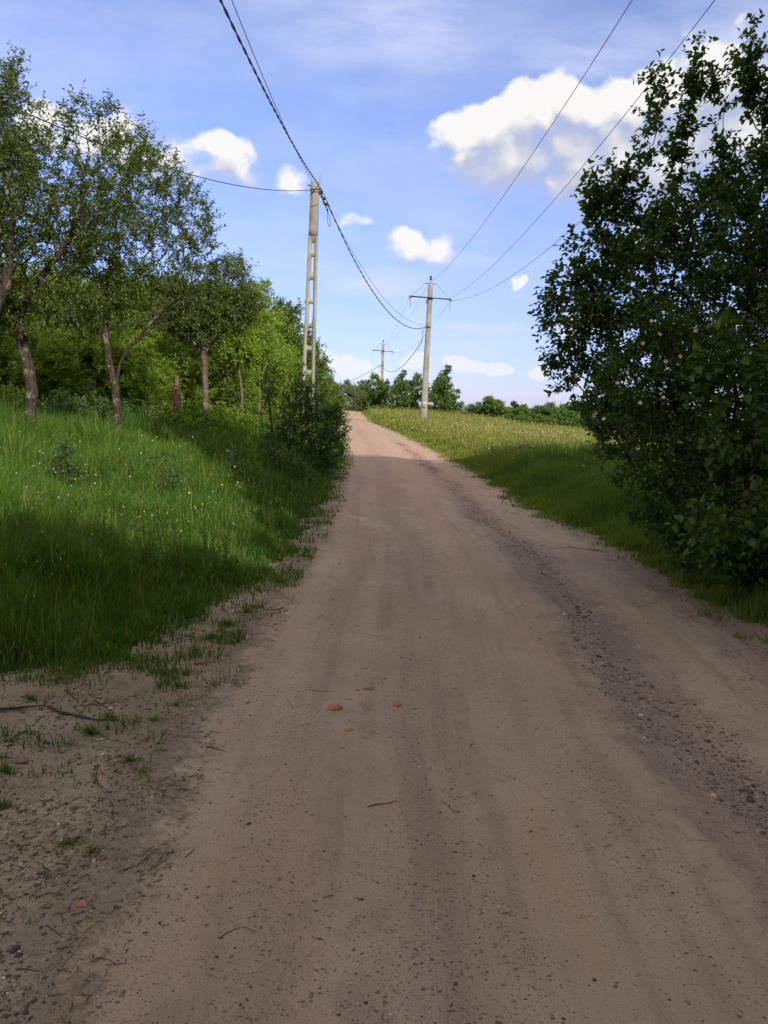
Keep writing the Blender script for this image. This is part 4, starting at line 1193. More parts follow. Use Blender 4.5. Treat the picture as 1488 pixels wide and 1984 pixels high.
YT = [(95, 20, 2.6), (150, 21, 2.9), (265, 21.5, 2.7), (325, 23.5, 3.0), (20, 19.5, 2.9), (440, 27.5, 3.2), (375, 27, 3.0), (205, 23, 3.1), (500, 32, 3.0), (120, 23.5, 3.4), (300, 26, 3.3), (60, 22, 3.2)]
YL = place_labels([(w[0], w[1]) for w in YT], 'low light green young tree', ZW)
for n_, (px, dd, hh_) in enumerate(YT):
    x = min(at(px, 780, dd).x, float(np.interp(dd, *EL)) - 1.5); k = n_ % 3; s = hh_ / KIND[k][1]
    place(KIND, k, onground(x, dd, -.1), pr.uniform(0, 6.28), (s * 1.25, s), YL[n_], 'young trees at the front of the wood')

# pale thin trunk and forked small tree in front of the wood
for px, top, dd, lab, sd_ in [(466, 640, 26, 'slim tree with a pale thin bare trunk, right of the fanned plum tree', 1), (503, 620, 29, 'small forked tree with pale bare stems left of the lattice pole', 2)]:
    c = at(px, 790, dd); b = onground(c.x, dd, -.05)
    tr = [(0, 0, 0)] + (pxpath(b, [(469, 770, dd), (466, 740, dd), (462, 712, dd), (466, 690, dd)]) if sd_ == 1 else pxpath(b, [(503, 765, dd), (503, 745, dd), (508, 728, dd), (516, 705, dd)]))
    plant('young_tree', b, tr, pxblobs(b, [(px, 660, 30, 40, dd), (px + 15, 690, 25, 20, dd), (px - 15, 690, 20, 20, dd), (px, 620, 20, 20, dd)]), 170, .05, rng, M['leaf_forest'], M['bark_grey'], lab, 'tree',
          leaf=(.11, .06), per=4, nl=7, tl=(.14, .4), bf=.5, jit=.05, rmin=.005, seg=.3, exp=1.7)

# undergrowth shrubs along the foot of the wood
SH = []
for i in range(3):
    bl = [(math.cos(a) * .55, math.sin(a) * .5, .45 + .35 * ((q * 7 + i) % 3) / 3, .4, .4, .4) for q, a in enumerate(np.linspace(0, 6.28, 6)[:-1])] + [(0, 0, .95, .35, .35, .35)]
    SH.append((plant('undergrowth_shrub', Vector((0, 0, 0)), [(0, 0, 0), (0, 0, .1)], bl, 150, .02, rng, M[('leaf_bright', 'leaf_forest', 'leaf_road')[i]], M['bark_twig'],
                     'leafy undergrowth shrub at the foot of the woodland', 'shrub', 'undergrowth shrubs at the foot of the wood', leaf=(.075, .045), per=3, nl=6, tl=(.1, .26), bf=.3, jit=.05, rmin=.004, seg=.25, up=0, trunkname='stems', flare=1), 1.3, i))
UG = [(20, 17.5, 2, .85), (110, 16.5, 2, .95), (165, 18, 2, .9), (260, 19, 2, .8), (310, 20, 1, 1.0), (350, 22.5, 0, .9), (375, 21, 0, .9), (430, 22.5, 0, .85), (455, 25, 1, .9), (490, 26, 0, .9), (530, 25, 1, .9), (-40, 16, 1, 1.1),
      (60, 20, 1, 1.1), (200, 21, 1, 1.0), (400, 26, 1, 1.1), (480, 30, 0, 1.2), (540, 33, 1, 1.2), (570, 30, 0, 1.1), (600, 34, 0, 1.2), (615, 40, 0, 1.5), (620, 46, 1, 1.6), (590, 42, 0, 1.4), (630, 55, 0, 1.8), (140, 24, 1, 1.3), (300, 25, 1, 1.3), (10, 25, 1, 1.4)]
UL = place_labels([(w[0], w[1]) for w in UG], 'undergrowth shrub', ZU)
for n_, (px, dd, k, s) in enumerate(UG):
    x = at(px, 780, dd).x; x = min(x, float(np.interp(dd, *EL)) - .9 * s)
    place(SH, k, onground(x, dd, -.05), pr.uniform(0, 6.28), (s * pr.uniform(1, 1.35), s * pr.uniform(.85, 1.1)), UL[n_])

# ---- trees beyond the crest
FAR = []
for i, (hh, ww, mt) in enumerate([(6, 3.1, 'leaf_far'), (6.5, 2.4, 'leaf_far'), (3, 2.6, 'leaf_far'), (5, 2.0, 'leaf_dark'), (4, 2.4, 'leaf_pale')]):
    bl = []
    for q in range(15):
        t = .02 + .86 * q / 14; a = rng.uniform(0, 6.28)
        rr = (ww * (1 - t) ** .6 + .35) if i in (1, 3) else ww * math.sqrt(max(.12, 1 - ((t - .42) / .58) ** 2))
        bl.append((math.cos(a) * rr * .5, math.sin(a) * rr * .5, hh * (.05 + .88 * t), rr * .55, rr * .55, hh * .12))
    bl.append((0, 0, hh * .92, .55, .55, hh * .10))
    FAR.append((plant('distant_tree', Vector((0, 0, 0)), [(0, 0, 0), (.02, 0, hh * .06), (.0, .03, hh * .14), (.02, 0, hh * .22)], bl, 480, .10, rng, M[mt], M['bark_grey'], 'x', 'tree', None,
                      leaf=(.19, .12) if i != 4 else (.13, .06), per=5 if i != 4 else 2, nl=7, tl=(.2, .5), bf=.35, jit=.08, rmin=.008, seg=.5, shell=.3, exp=1.7, maxtips=3), hh, i))
FT = [(625, 722, 70, 0, 'leafy tree rising just right of the lattice pole foot', 0), (650, 728, 78, 2, 'round green tree left of the road crest', 0), (690, 740, 92, 4, 'pale thin-leaved tree where the road disappears', 0),
      (722, 722, 86, 0, 'dark green tree at the foot of the farthest power pole, left side', 0), (748, 735, 84, 0, 'dark green tree directly in front of the farthest power pole', 0), (778, 715, 80, 1, 'narrow-topped tree left of the plain concrete pole', 0),
      (806, 722, 82, 0, 'dark broad tree touching the left side of the plain concrete pole', 0), (862, 705, 76, 1, 'tallest pointed tree just right of the plain concrete pole', 0), (845, 735, 80, 0, 'rounded lower tree partly behind the plain concrete pole', 0),
      (908, 785, 88, 4, 'pale bluish bush low on the skyline', 0), (944, 768, 72, 2, 'small round green tree alone on the meadow skyline', 0), (994, 777, 80, 3, 'small dark conifer on the meadow skyline', 0),
      (672, 735, 100, 0, 'tree behind the road crest, left of the pale thin-leaved tree', 0), (708, 745, 100, 0, 'tree behind the crest, right of the pale thin-leaved tree', 0), (642, 735, 60, 2, 'green tree leaning over the left road edge near the crest', 0)]
for px, top, dd, k, lab, _ in FT:
    tz = at(px, top, dd).z; x = at(px, 800, dd).x
    if px < 660 and dd < 90: x = min(x, float(np.interp(dd, *EL)) - 2.6)
    loc = onground(x, dd, -.2); s = (tz - loc.z) / (FAR[k][1] * 1.02)
    wf = {0: 1.0, 1: 1.0, 2: 1.2, 3: 1.0, 4: 1.2}[k]
    place(FAR, k, loc, pr.uniform(0, 6.28), (max(s * wf, .55), s), lab)
HG = [(1015, 784, 68), (1040, 786, 66), (1065, 780, 64), (1092, 784, 63), (1115, 778, 62), (1145, 786, 60), (1175, 780, 60), (1205, 778, 58), (1240, 785, 58), (1280, 780, 58), (1320, 785, 60), (975, 797, 72), (1030, 800, 62), (1080, 803, 60), (1130, 805, 58)]
HL = place_labels([(w[0], w[2]) for w in HG], 'green hedge bush', ZH)
for n_, (px, top, dd) in enumerate(HG):
    tz = at(px, top, dd).z; x = at(px, 820, dd).x; loc = onground(x, dd, -.3); s = (tz - loc.z) / (FAR[2][1] * 1.02)
    place(FAR, 2, loc, pr.uniform(0, 6.28), (max(s, .6), s), HL[n_], 'hedge bushes along the far meadow edge')

# ---- the trees behind the camera that shade the near road
SHT = []
bl = [(math.cos(a) * 2.3, math.sin(a) * 2.3, 6 + 1.2 * math.sin(3 * a), 2.4, 2.4, 2.4) for a in np.linspace(0, 6.28, 8)[:-1]] + [(0, 0, 8.2, 2.6, 2.6, 1.8), (0, 0, 5.6, 2.8, 2.8, 2.2)]
SHT.append((plant('tall_tree', Vector((0, 0, 0)), [(0, 0, 0), (.05, 0, 1.2), (.0, .05, 2.4), (.1, 0, 3.6)], bl, 700, .28, rng, M['leaf_forest'], M['bark'], 'broad tall tree standing behind the viewpoint, shading the road', 'tree', 'trees behind the viewpoint',
                  leaf=(.34, .22), per=4, nl=7, tl=(.3, .8), bf=.3, jit=.15, rmin=.012, seg=.7), 10, 0))
SH_DIR = Vector((-SUNV.x, -SUNV.y, 0)) / SUNV.z      # shadow shift per metre of height
SHADE = [  # shadow centre on the ground (x, y), crown-centre height, width scale
    (4.8, 13.0, 9.0, 1.15), (2.0, 15.5, 9.5, 1.1), (3.6, 6.5, 8.5, .9), (9, 7, 8.0, 1.1), (-2.0, 17.5, 8.0, .75),
    (-.4, 3.0, 5.0, .6), (-3.8, 3.0, 5.0, .62), (-1.2, -3, 5.5, .7), (2.6, -1.0, 6.0, .8), (-6.5, 1.5, 5.5, .7), (6, -3, 7, 1.0), (2.2, 5.5, 5.5, .62), (4.6, 3.5, 6.0, .7)]
for x, y, hc, s in SHADE:
    q = Vector((x, y, 0)) - SH_DIR * hc
    loc = Vector((q.x, q.y, Hs(q.x, q.y) - .1)); place(SHT, 0, loc, pr.uniform(0, 6.28), (s, hc / 6.6))

# ---- herbs: weeds among the grass (uncountable)


def build_herbs():
    rng = np.random.default_rng(77)
    N = 1600
    y = 6.0 * (24 / 6.0) ** rng.uniform(0, 1, N); x = gl(y) - .4 - rng.uniform(0, 1, N) * .5 * y
    k = rng.uniform(0, 1, N) < sstep(.38, .55, fbm(x * .8, y * .8, 90, 3)); x, y = x[k], y[k]
    n = len(x); h = rng.uniform(.35, .8, n); base = np.stack([x, y, H(x, y)], -1)
    dr = norm(np.stack([rng.normal(0, .12, n), rng.normal(0, .12, n), np.ones(n)], -1))
    m = 18; t = np.tile(np.linspace(.15, 1, m), n); ii = np.repeat(np.arange(n), m)
    pos = base[ii] + dr[ii] * (h[ii] * t)[:, None]
    a = np.tile(np.arange(m) * 2.4, n) + rng.uniform(0, 6, n)[ii]
    ld = norm(np.stack([np.cos(a), np.sin(a), .5 + .6 * t], -1)); sz = (1.15 - .75 * t) * rng.uniform(.7, 1.2, len(t)) * rng.uniform(.7, 1.4, n)[ii]
    V, T, Q, r = leaves_geo(pos, ld, norm(np.array([0, 0, 1.]) + rng.normal(0, .3, (len(ii), 3))), .065 * sz, .020 * sz, False, rng)
    # stems
    w = np.array([.005, 0, 0]); S = np.stack([base - w, base + w, base + dr * h[:, None]], 1).reshape(-1, 3)
    ST = np.arange(3 * n).reshape(-1, 3)
    me = mesh_np('weeds', np.vstack([V, S]), np.vstack([T, ST + len(V)]), None, False, {'rnd': np.concatenate([r, np.full(3 * n, .3)])})
    tag(obj('weeds', me, M['leaf_hazel']), 'leafy green weeds and herbs growing through the left grass', 'weeds', kind='stuff')


build_herbs()

# ------------------------------------------------------------------ power poles
def rot_to(d):
    return np.array(Vector(d).to_track_quat('Z', 'Y').to_matrix())


def lathe(prof, k=12):
    """(r,z) profile -> V,Q around z"""
    V = []; Q = []
    for r, z in prof:
        for j in range(k):
            a = j / k * 6.283; V.append((r * math.cos(a), r * math.sin(a), z))
    for i in range(len(prof) - 1):
        for j in range(k):
            j2 = (j + 1) % k; Q.append((i * k + j, i * k + j2, (i + 1) * k + j2, (i + 1) * k + j))
    return np.array(V), Q


def add_insul(g, p, d, s=1.0, n=3):
    prof = [(.0, -.02), (.02, -.02), (.02, 0)]
    for i in range(n):
        z = i * .075; prof += [(.025, z), (.07, z + .02), (.075, z + .035), (.03, z + .06)]
    prof += [(.02, n * .075 + .03), (0, n * .075 + .03)]
    V, Q = lathe([(r * s, z * s) for r, z in prof]); g.add(V @ rot_to(d).T + np.array(p), None, Q)


# ---- lattice pole by the road
YP = 32.0
ptop = at(610.5, 353, YP); pbot = at(594, 800, YP); pb = onground(pbot.x, YP, -.15)
HP = ptop.z - pb.z
pole = empty('lattice_pole', pb, 'tall tapered concrete power pole with row of slot openings, nearest the left road edge', 'power pole')
lean = (ptop.x - pb.x) / HP; leany = 0.0
TH = .20


def hw(z): return (.285 - (.285 - .155) * (z / HP))      # half width


def build_lattice():
    g = Geo()
    # openings given by picture rows (top,bottom) and relative width
    ops = [(470, 486, .24), (497, 529, .30), (542, 580, .36), (588, 627, .40), (634, 672, .43), (679, 718, .46), (726, 764, .48), (772, 806, .5)]
    rows = []
    for a, b_, w in ops:
        z1 = at(605, a, YP).z - pb.z; z0 = at(605, b_, YP).z - pb.z; rows.append((z0, z1, w))
    rows.sort()
    cx = lambda z: lean * z
    def ring_pts(z0, z1, w, n=6):
        # rounded rectangle loop; returns (x,z), CCW from lower left
        hwm = w * hw((z0 + z1) / 2); r = min(.10, (z1 - z0) * .3, hwm * .9); pts = []
        for (sx, zc, a0) in ((1, z0 + r, -90), (1, z1 - r, 0), (-1, z1 - r, 90), (-1, z0 + r, 180)):
            for i in range(n + 1):
                a = rad(a0 + 90 * i / n); zz = zc + r * math.sin(a); xx = sx * (hwm - r) + r * math.cos(a)
                jx = .012 * math.sin(zz * 23 + sx * 3) * (1 if abs(math.cos(a)) > .7 else 0)
                pts.append((xx + jx + cx(zz), zz))
        return pts
    def outer_pts(z0, z1, inner):
        # project each inner point on the outer frame radially by corner blocks
        zc = (z0 + z1) / 2; out = []; n = 6
        k = 0
        for (sx, sz) in ((1, -1), (1, 1), (-1, 1), (-1, -1)):
            for i in range(n + 1):
                t = i / n * 2
                if (sx, sz) in ((1, -1), (-1, 1)): ax, az = (min(t, 1), 1 - max(0, t - 1)) ; 
                else: ax, az = (1 - max(0, t - 1), min(t, 1))
                ax = .35 + .65 * ax; az = .35 + .65 * az
                z = zc + sz * az * (z1 - z0) / 2; x = sx * ax * hw(z) + cx(z)
                out.append((x, z)); k += 1
        return out
    bounds = [0.0]
    for i in range(len(rows) - 1): bounds.append((rows[i][1] + rows[i + 1][0]) / 2)
    bounds.append(rows[-1][1] + .25)
    yb = TH / 2
    for i, (z0, z1, w) in enumerate(rows):
        inn = ring_pts(z0, z1, w); a, b_ = bounds[i], bounds[i + 1]
        out = outer_pts(a, b_, inn); n = len(inn)
        web = yb - .025
        V = [(x, -web, z) for x, z in inn] + [(x, -web, z) for x, z in out] + [(x, web, z) for x, z in inn] + [(x, web, z) for x, z in out]
        Q = []
        for j in range(n):
            j2 = (j + 1) % n
            Q.append((j, j2, n + j2, n + j)); Q.append((2 * n + j2, 2 * n + j, 3 * n + j, 3 * n + j2)); Q.append((j2, j, 2 * n + j, 2 * n + j2))
        g.add(V, None, Q)
    zt = bounds[-1]
    # two continuous flanges, proud of the web, and the solid head
    for s in (-1, 1):
        for (za, zb) in [(0, zt)]:
            zs = np.linspace(za, zb, 24); V = []; Q = []
            for z in zs:
                o = hw(z) + .002; fi = hw(z) * (.47 if z > 5 else .5) ; i_ = max(hw(z) - .115, hw(z) * .52)
                xo, xi = cx(z) + s * o, cx(z) + s * i_
                V += [(xo, -yb, z), (xi, -yb, z), (xi, yb, z), (xo, yb, z)]
            for q in range(len(zs) - 1):
                for j in range(4):
                    j2 = (j + 1) % 4; f = (q * 4 + j, q * 4 + j2, q * 4 + 4 + j2, q * 4 + 4 + j); Q.append(f if s < 0 else f[::-1])
            g.add(V, None, Q)
    zs = np.linspace(zt - .0, HP, 10); V = []; Q = []
    for z in zs:
        o = hw(z) + .003; V += [(cx(z) - o, -yb, z), (cx(z) + o, -yb, z), (cx(z) + o, yb, z), (cx(z) - o, yb, z)]
    for q in range(len(zs) - 1):
        for j in range(4):
            j2 = (j + 1) % 4; Q.append((q * 4 + j, q * 4 + j2, q * 4 + 4 + j2, q * 4 + 4 + j))
    e = len(V); Q.append((e - 4, e - 3, e - 2, e - 1)); Q.append((3, 2, 1, 0))
    g.add(V, None, Q)
    g.build('post', M['concrete'], pole)
    # bands
    for row, th in ((368, .02), (373, .015)):
        z = at(610, row, YP).z - pb.z; g = Geo(); g.box((cx(z), 0, z), (2 * hw(z) + .03, TH + .03, th * 1.6)); g.build('steel_band', M['steel'], pole)
    zt_ = HP
    # scar grooves / chipped patch of the head are thin dark recess marks
    g = Geo(); z = at(610, 400, YP).z - pb.z
    g.tube([(cx(z) - .14, -yb - .004, z - .05), (cx(z), -yb - .006, z), (cx(z) + .13, -yb - .004, z + .06)], .012, 5); g.build('cable_strap', M['steel'], pole)
    # stub bolt on the left, thin rod on the top right
    z = at(605, 359.5, YP).z - pb.z
    g = Geo(); g.tube([(cx(z) - hw(z) - .17, 0, z + .02), (cx(z) - hw(z) + .02, 0, z)], .013, 6); g.box((cx(z) - hw(z) - .04, 0, z), (.07, .05, .05)); g.build('bolt', M['steel'], pole)
    g = Geo(); g.tube([(cx(HP) + .19, 0, HP - .35), (cx(HP) + .19, 0, HP + .1), (cx(HP) + .205, 0, HP + .28)], .007, 5); g.build('thin_rod', M['steel'], pole)
    # dead-end clamps: a cluster hanging down the cable on the right
    A = Vector((cx(HP) + .17, -.05, HP - .20)); Dn = Vector((.42, .35, -1.05)).normalized()
    for q, (ox, ln, rr) in enumerate([(0, .95, .030), (.045, .80, .026), (-.03, .72, .022)]):
        g = Geo(); P = [tuple(A + Vector((ox, ox * .5, 0)) + Dn * t) for t in np.linspace(0, ln, 5)]; g.tube(P, rr, 7)
        for t in (.12, .38, .62):
            V, Qd = lathe([(0, -.04), (.05, -.03), (.055, .03), (0, .04)], 8); g.add(V @ rot_to(Dn).T + np.array(A + Vector((ox, 0, 0)) + Dn * (t + ox)), None, Qd)
        g.build('cable_clamp', M['cable'], pole)
    for q, t in enumerate((.3, .52, .74)):
        g = Geo(); add_insul(g, A + Dn * t + Vector((.03, -.03, 0)), Dn, .75, 2); g.build('insulator', M['porcelain'], pole)
    g = Geo(); P = []
    C0 = A + Dn * .9
    for i in range(15):
        t = i / 14; P.append(tuple(C0 + Vector((.05 * math.sin(t * 6.28) + .12 * math.sin(t * math.pi) * .8, 0, -.62 * math.sin(t * math.pi)))))
    g.tube(P, .011, 6); g.build('cable_loop', M['cable'], pole)
    g = Geo(); g.box((cx(HP - .35) + hw(HP) + .03, -.02, HP - .35), (.1, .14, .22)); g.build('bracket', M['steel'], pole)


build_lattice()


# ---- plain concrete poles with cross arm
def build_tpole(name, base, top, label, ang):
    Hh = top.z - base.z; lx = (top.x - base.x) / Hh
    root = empty(name, base, label, 'power pole', 'poles with cross arms')
    cx = lambda z: lx * z
    hwf = lambda z: .235 - .07 * z / Hh
    g = Geo(); zs = np.linspace(0, Hh, 20); V = []; Q = []
    for z in zs:
        o = hwf(z); c_ = o * .25; d_ = o * .95
        for (x, y) in ((-o, -d_ + c_), (-o + c_, -d_), (o - c_, -d_), (o, -d_ + c_), (o, d_ - c_), (o - c_, d_), (-o + c_, d_), (-o, d_ - c_)): V.append((cx(z) + x, y, z))
    for q in range(19):
        for j in range(8): j2 = (j + 1) % 8; Q.append((q * 8 + j, q * 8 + j2, q * 8 + 8 + j2, q * 8 + 8 + j))
    n0 = len(V); V.append((cx(Hh), 0, Hh)); T = [(n0, n0 - 8 + j, n0 - 8 + (j + 1) % 8) for j in range(8)]
    g.add(V, T, Q); g.build('post', M['concrete'], root)
    za = Hh - 1.02; ca, sa = math.cos(ang), math.sin(ang); aw = 1.42
    ax = Vector((ca, sa, -.055)); R = np.array([[ca, -sa, 0], [sa, ca, 0], [-.055, 0, 1]])
    C = Vector((cx(za), -.26, za))
    g = Geo(); g.box(C, (aw * 2, .05, .09), R); g.box(C + Vector((0, .05, .035)), (aw * 2, .09, .02), R); g.build('cross_arm', M['steel'], root)
    for z in (za - .06, za + .06):
        g = Geo(); g.box((cx(z), -.0, z - .02), (2 * hwf(z) + .07, 2 * hwf(z) + .08, .035)); g.build('steel_band', M['steel'], root)
    g = Geo(); g.box((cx(za) - .22, -.2, za - .28), (.09, .09, .2)); g.build('bracket', M['steel'], root)
    g = Geo(); g.tube([(cx(Hh), 0, Hh - .1), (cx(Hh), 0, Hh + .3)], .022, 7); g.build('pin', M['steel'], root)
    g = Geo(); V, Qd = lathe([(0, 0), (.05, 0), (.09, .03), (.085, .1), (.06, .12), (.085, .16), (.085, .24), (.05, .3), (0, .31)]); g.add(V + np.array((cx(Hh), 0, Hh + .22)), None, Qd); g.build('insulator', M['insul_dark'], root)
    g = Geo(); g.box((cx(Hh) - .02, -.1, Hh - .03), (.82, .05, .04), R); g.build('stay_bar', M['steel'], root)
    for s in (-1, 1):
        e = C + ax * (aw - .1) * s
        g = Geo(); g.tube([tuple(Vector((cx(Hh), -.1, Hh - .03)) + ax * .38 * s), tuple(e + Vector((0, 0, .04)))], .011, 5); g.build('stay', M['steel'], root)
        e = C + ax * aw * s
        for q, dv in enumerate((Vector((.25 * s, -1, -.25)), Vector((.2, 1, -.2)))):
            g = Geo(); add_insul(g, e + dv.normalized() * .08, dv, .95, 3); g.build('insulator', M['insul_dark'] if q else M['porcelain'], root)
        g = Geo(); g.box(e, (.1, .12, .14), R); g.build('clamp', M['steel'], root)
        P = [tuple(e + Vector((.12 * math.sin(t * 3.14) * s * -.6, -.3 + .62 * t, -.12 - .62 * math.sin(t * 3.14)))) for t in np.linspace(0, 1, 12)]
        g = Geo(); g.tube(P, .009, 5); g.build('jumper_wire', M['wire'], root)
    # lower cable bracket and short drop pipe
    zc = Hh - 3.0
    g = Geo(); g.box((cx(zc) - .02, -.24, zc), (.36, .05, .05)); g.tube([(cx(zc) - .26, -.1, zc - .05), (cx(zc) - .40, -.14, zc - .28), (cx(zc) - .38, -.14, zc - .75), (cx(zc) - .48, -.1, zc - 1.1)], .02, 6)
    g.build('cable_bracket', M['steel'], root)
    zb = 1.55
    g = Geo(); g.box((cx(zb), -hwf(zb) * .95 - .012, zb), (.30, .012, .46)); sign = g.build('warning_sign', M['sign_plate'], root)
    yb = -hwf(zb) * .95 - .021
    g = Geo(); g.add([(cx(zb) - .11, yb, zb - .06), (cx(zb) + .11, yb, zb - .06), (cx(zb), yb, zb + .17)], [(0, 1, 2)]); g.build('triangle', M['sign_yellow'], sign)
    g = Geo(); yb -= .003
    g.add([(cx(zb) + .015, yb, zb + .10), (cx(zb) - .03, yb, zb + .02), (cx(zb), yb, zb + .02), (cx(zb) - .012, yb, zb - .04), (cx(zb) + .03, yb, zb + .04), (cx(zb) + .004, yb, zb + .04)], [(0, 1, 2), (2, 5, 0), (2, 3, 5), (3, 4, 5)])
    g.build('lightning_mark', M['sign_black'], sign)
    g = Geo(); g.box((cx(zb), yb, zb - .14), (.12, .003, .03)); g.build('text_line', M['sign_black'], sign)
    return root, cx, za, C, ax, aw, Hh


YQ = 56.0
t2 = at(834.6, 549, YQ); g2 = at(820, 812, YQ); base2 = onground(g2.x, YQ, -.2)
p2 = build_tpole('power_pole', base2, t2, 'plain tapered concrete power pole with cross arm and warning sign in the meadow', rad(-2))
YR = 112.0
t3 = at(742.5, 666, YR); base3 = onground(at(740.5, 735, YR).x, YR, -.2)
p3 = build_tpole('power_pole', base3, t3, 'farthest concrete power pole with cross arm, rising behind the trees', rad(4))

# ------------------------------------------------------------------ wires
def wire(label, pts, r, mat, name='power_wire', group='overhead power lines', twist=False):
    g = Geo()
    if twist:
        P = np.array(pts); s = np.concatenate([[0], np.cumsum(np.linalg.norm(np.diff(P, axis=0), axis=1))])
        n = int(s[-1] / .12); q = np.linspace(0, s[-1], n); C = np.stack([np.interp(q, s, P[:, i]) for i in range(3)], -1)
        for k in range(2):
            a = q * 5.5 + k * 3.14159
            g.tube(C + np.stack([np.cos(a) * r * .62, 0 * a, np.sin(a) * r * .62], -1), r * .62, 5)
    else: g.tube(pts, r, 5)
    return tag(g.build(name, mat, None, True), label, 'wire', group)


def span(a, b, sag, n=40):
    a = np.array(a); b = np.array(b); t = np.linspace(0, 1, n)[:, None]
    P = a * (1 - t) + b * t; P[:, 2] -= (sag * 4 * t * (1 - t))[:, 0]; return P


def fit_back(P0, m, pa, pb_, yend=-14, n=70):
    """wire from P0 toward and past the camera, passing the two picture points; m = dx/dy"""
    Y = [P0[1]]; Z = [P0[2]]
    for px, py in (pa, pb_):
        d = ray(px, py); s = d.x / d.y
        # s*y = P0.x + m (y - P0.y)
        y = (P0[0] - m * P0[1]) / (s - m); Y.append(y); Z.append(CAMZ + d.z / d.y * y)
    c = np.polyfit(Y, Z, 2); print('wire', [round(v, 1) for v in Y], [round(v, 2) for v in Z], c)
    ys = np.linspace(P0[1], yend, n); return np.stack([P0[0] + m * (ys - P0[1]), ys, np.polyval(c, ys)], -1)


PT = Vector(ptop)
w1 = fit_back((PT.x + .15, YP - .1, PT.z - .12), .0, (530, 210), (427, 0))
wire('thick twisted black cable running from the lattice pole overhead toward the viewer', w1, .022, M['cable'], 'power_cable', twist=True)
w1b = fit_back((PT.x - .10, YP - .1, PT.z + .02), -.005, (527, 190), (449, 0))
wire('thin black wire beside the thick cable above the lattice pole', w1b, .009, M['cable'], 'power_cable')
# service line to the left
e = at(-60, 168, 14)
wire('thin wire running from the lattice pole head to the left through the plum trees', span(at(604, 368, YP), e, .55), .013, M['cable'], 'power_cable')
# lattice pole -> plain pole
zc2 = p2[6] - 3.0; q2 = Vector((base2.x + p2[1](zc2) - .2, YQ - .25, base2.z + zc2))
wire('thick sagging cable between the lattice pole and the plain concrete pole', span(at(627, 376, YP), q2, 1.75), .024, M['cable'], 'power_cable', twist=True)
wire('thin sagging wire above the thick one between the two nearest poles', span(at(622, 372, YP), q2 + Vector((0, 0, .12)), 1.35), .009, M['cable'], 'power_cable')
# plain pole -> far pole
zc3 = p3[6] - 3.0; q3 = Vector((base3.x + p3[1](zc3) - .2, YR - .25, base3.z + zc3))
wire('thick sagging cable between the plain concrete pole and the farthest pole', span(q2 + Vector((-.2, .1, -.95)), q3, 1.5), .026, M['cable'], 'power_cable')
wire('cable leaving the farthest pole to the left above the trees', span(q3, at(560, 772, 140), .9), .03, M['cable'], 'power_cable')
# conductors
for s, tgt, nm in ((-1, ((955, 408), (1225, 0)), 'left'), (0, ((1110, 345), (1385, 0)), 'mid'), (1, ((1065, 480), (1488, 60)), 'right')):
    if s == 0: P0 = Vector((base2.x + p2[1](p2[6]), YQ - .05, base2.z + p2[6] + .42))
    else: P0 = base2 + p2[3] + p2[4] * p2[5] * s + Vector((.04 * s, -.3, -.05))
    lab = {-1: 'highest of the three thin wires rising right from the plain concrete pole', 0: 'middle of the three thin wires rising right from the plain concrete pole', 1: 'lowest of the three thin wires rising right, passing behind the big bush'}[s]
    # the picture order: the pin conductor runs highest
    if s == 0: P0 = base2 + p2[3] + p2[4] * p2[5] * 1 + Vector((.04, -.3, .05))
    if s == -1: P0 = Vector((base2.x + p2[1](p2[6]) + .03, YQ - .05, base2.z + p2[6] + .06))
    if s == 1: P0 = base2 + p2[3] + p2[4] * p2[5] + Vector((.06, -.3, -.12))
    mm = {-1: -.055, 0: -.07, 1: -.085}[s]
    P = fit_back(tuple(P0), mm, *tgt)
    wire(lab, P, .0095, M['wire'])
for s, lab in ((-1, 'left thin wire running from the plain pole to the farthest pole'), (0, 'top thin wire running from the plain pole to the farthest pole'), (1, 'right thin wire running from the plain pole to the farthest pole')):
    if s: A_ = base2 + p2[3] + p2[4] * p2[5] * s + Vector((0, .3, -.05)); B_ = base3 + p3[3] + p3[4] * p3[5] * s + Vector((0, -.3, -.05))
    else: A_ = Vector((base2.x + p2[1](p2[6]), YQ, base2.z + p2[6] + .4)); B_ = Vector((base3.x + p3[1](p3[6]), YR, base3.z + p3[6] + .4))
    wire(lab, span(A_, B_, 1.3), .0085, M['wire'])

# ------------------------------------------------------------------ old stump wound with orange twine
c = at(343, 790, 21.0); b = onground(c.x, 21.0, -.05)
st = empty('wooden_post', b, 'broken weathered post wound with orange twine in the undergrowth', 'post')
hh = at(343, 728, 21.0).z - b.z
g = Geo(); g.tube([(0, 0, 0), (.01, 0, hh * .5), (.0, 0, hh * .85), (.02, 0, hh)], [.09, .085, .075, .03], 9); g.tube([(.07, .01, 0), (.08, 0, hh * .75)], [.04, .02], 6); g.build('post', M['bark_grey'], st)
g = Geo(); rr_ = random.Random(3)
for i in range(9):
    a = rr_.uniform(2.6, 5.4); r0 = .105; z1 = hh * rr_.uniform(.6, .9); z0 = hh * rr_.uniform(.05, .35)
    g.tube([(math.cos(a + k * .12) * (r0 + .02 * math.sin(k * 2 + i)), math.sin(a + k * .12) * r0, z1 + (z0 - z1) * k / 5) for k in range(6)], .009, 5)
for i in range(5):
    z = hh * (.55 + .07 * i); g.tube([(math.cos(q) * .092, math.sin(q) * .092, z + .03 * math.sin(q + i)) for q in np.linspace(0, 6.28, 14)], .009, 5)
g.build('twine', M['twine'], st)

# ------------------------------------------------------------------ things lying on the ground


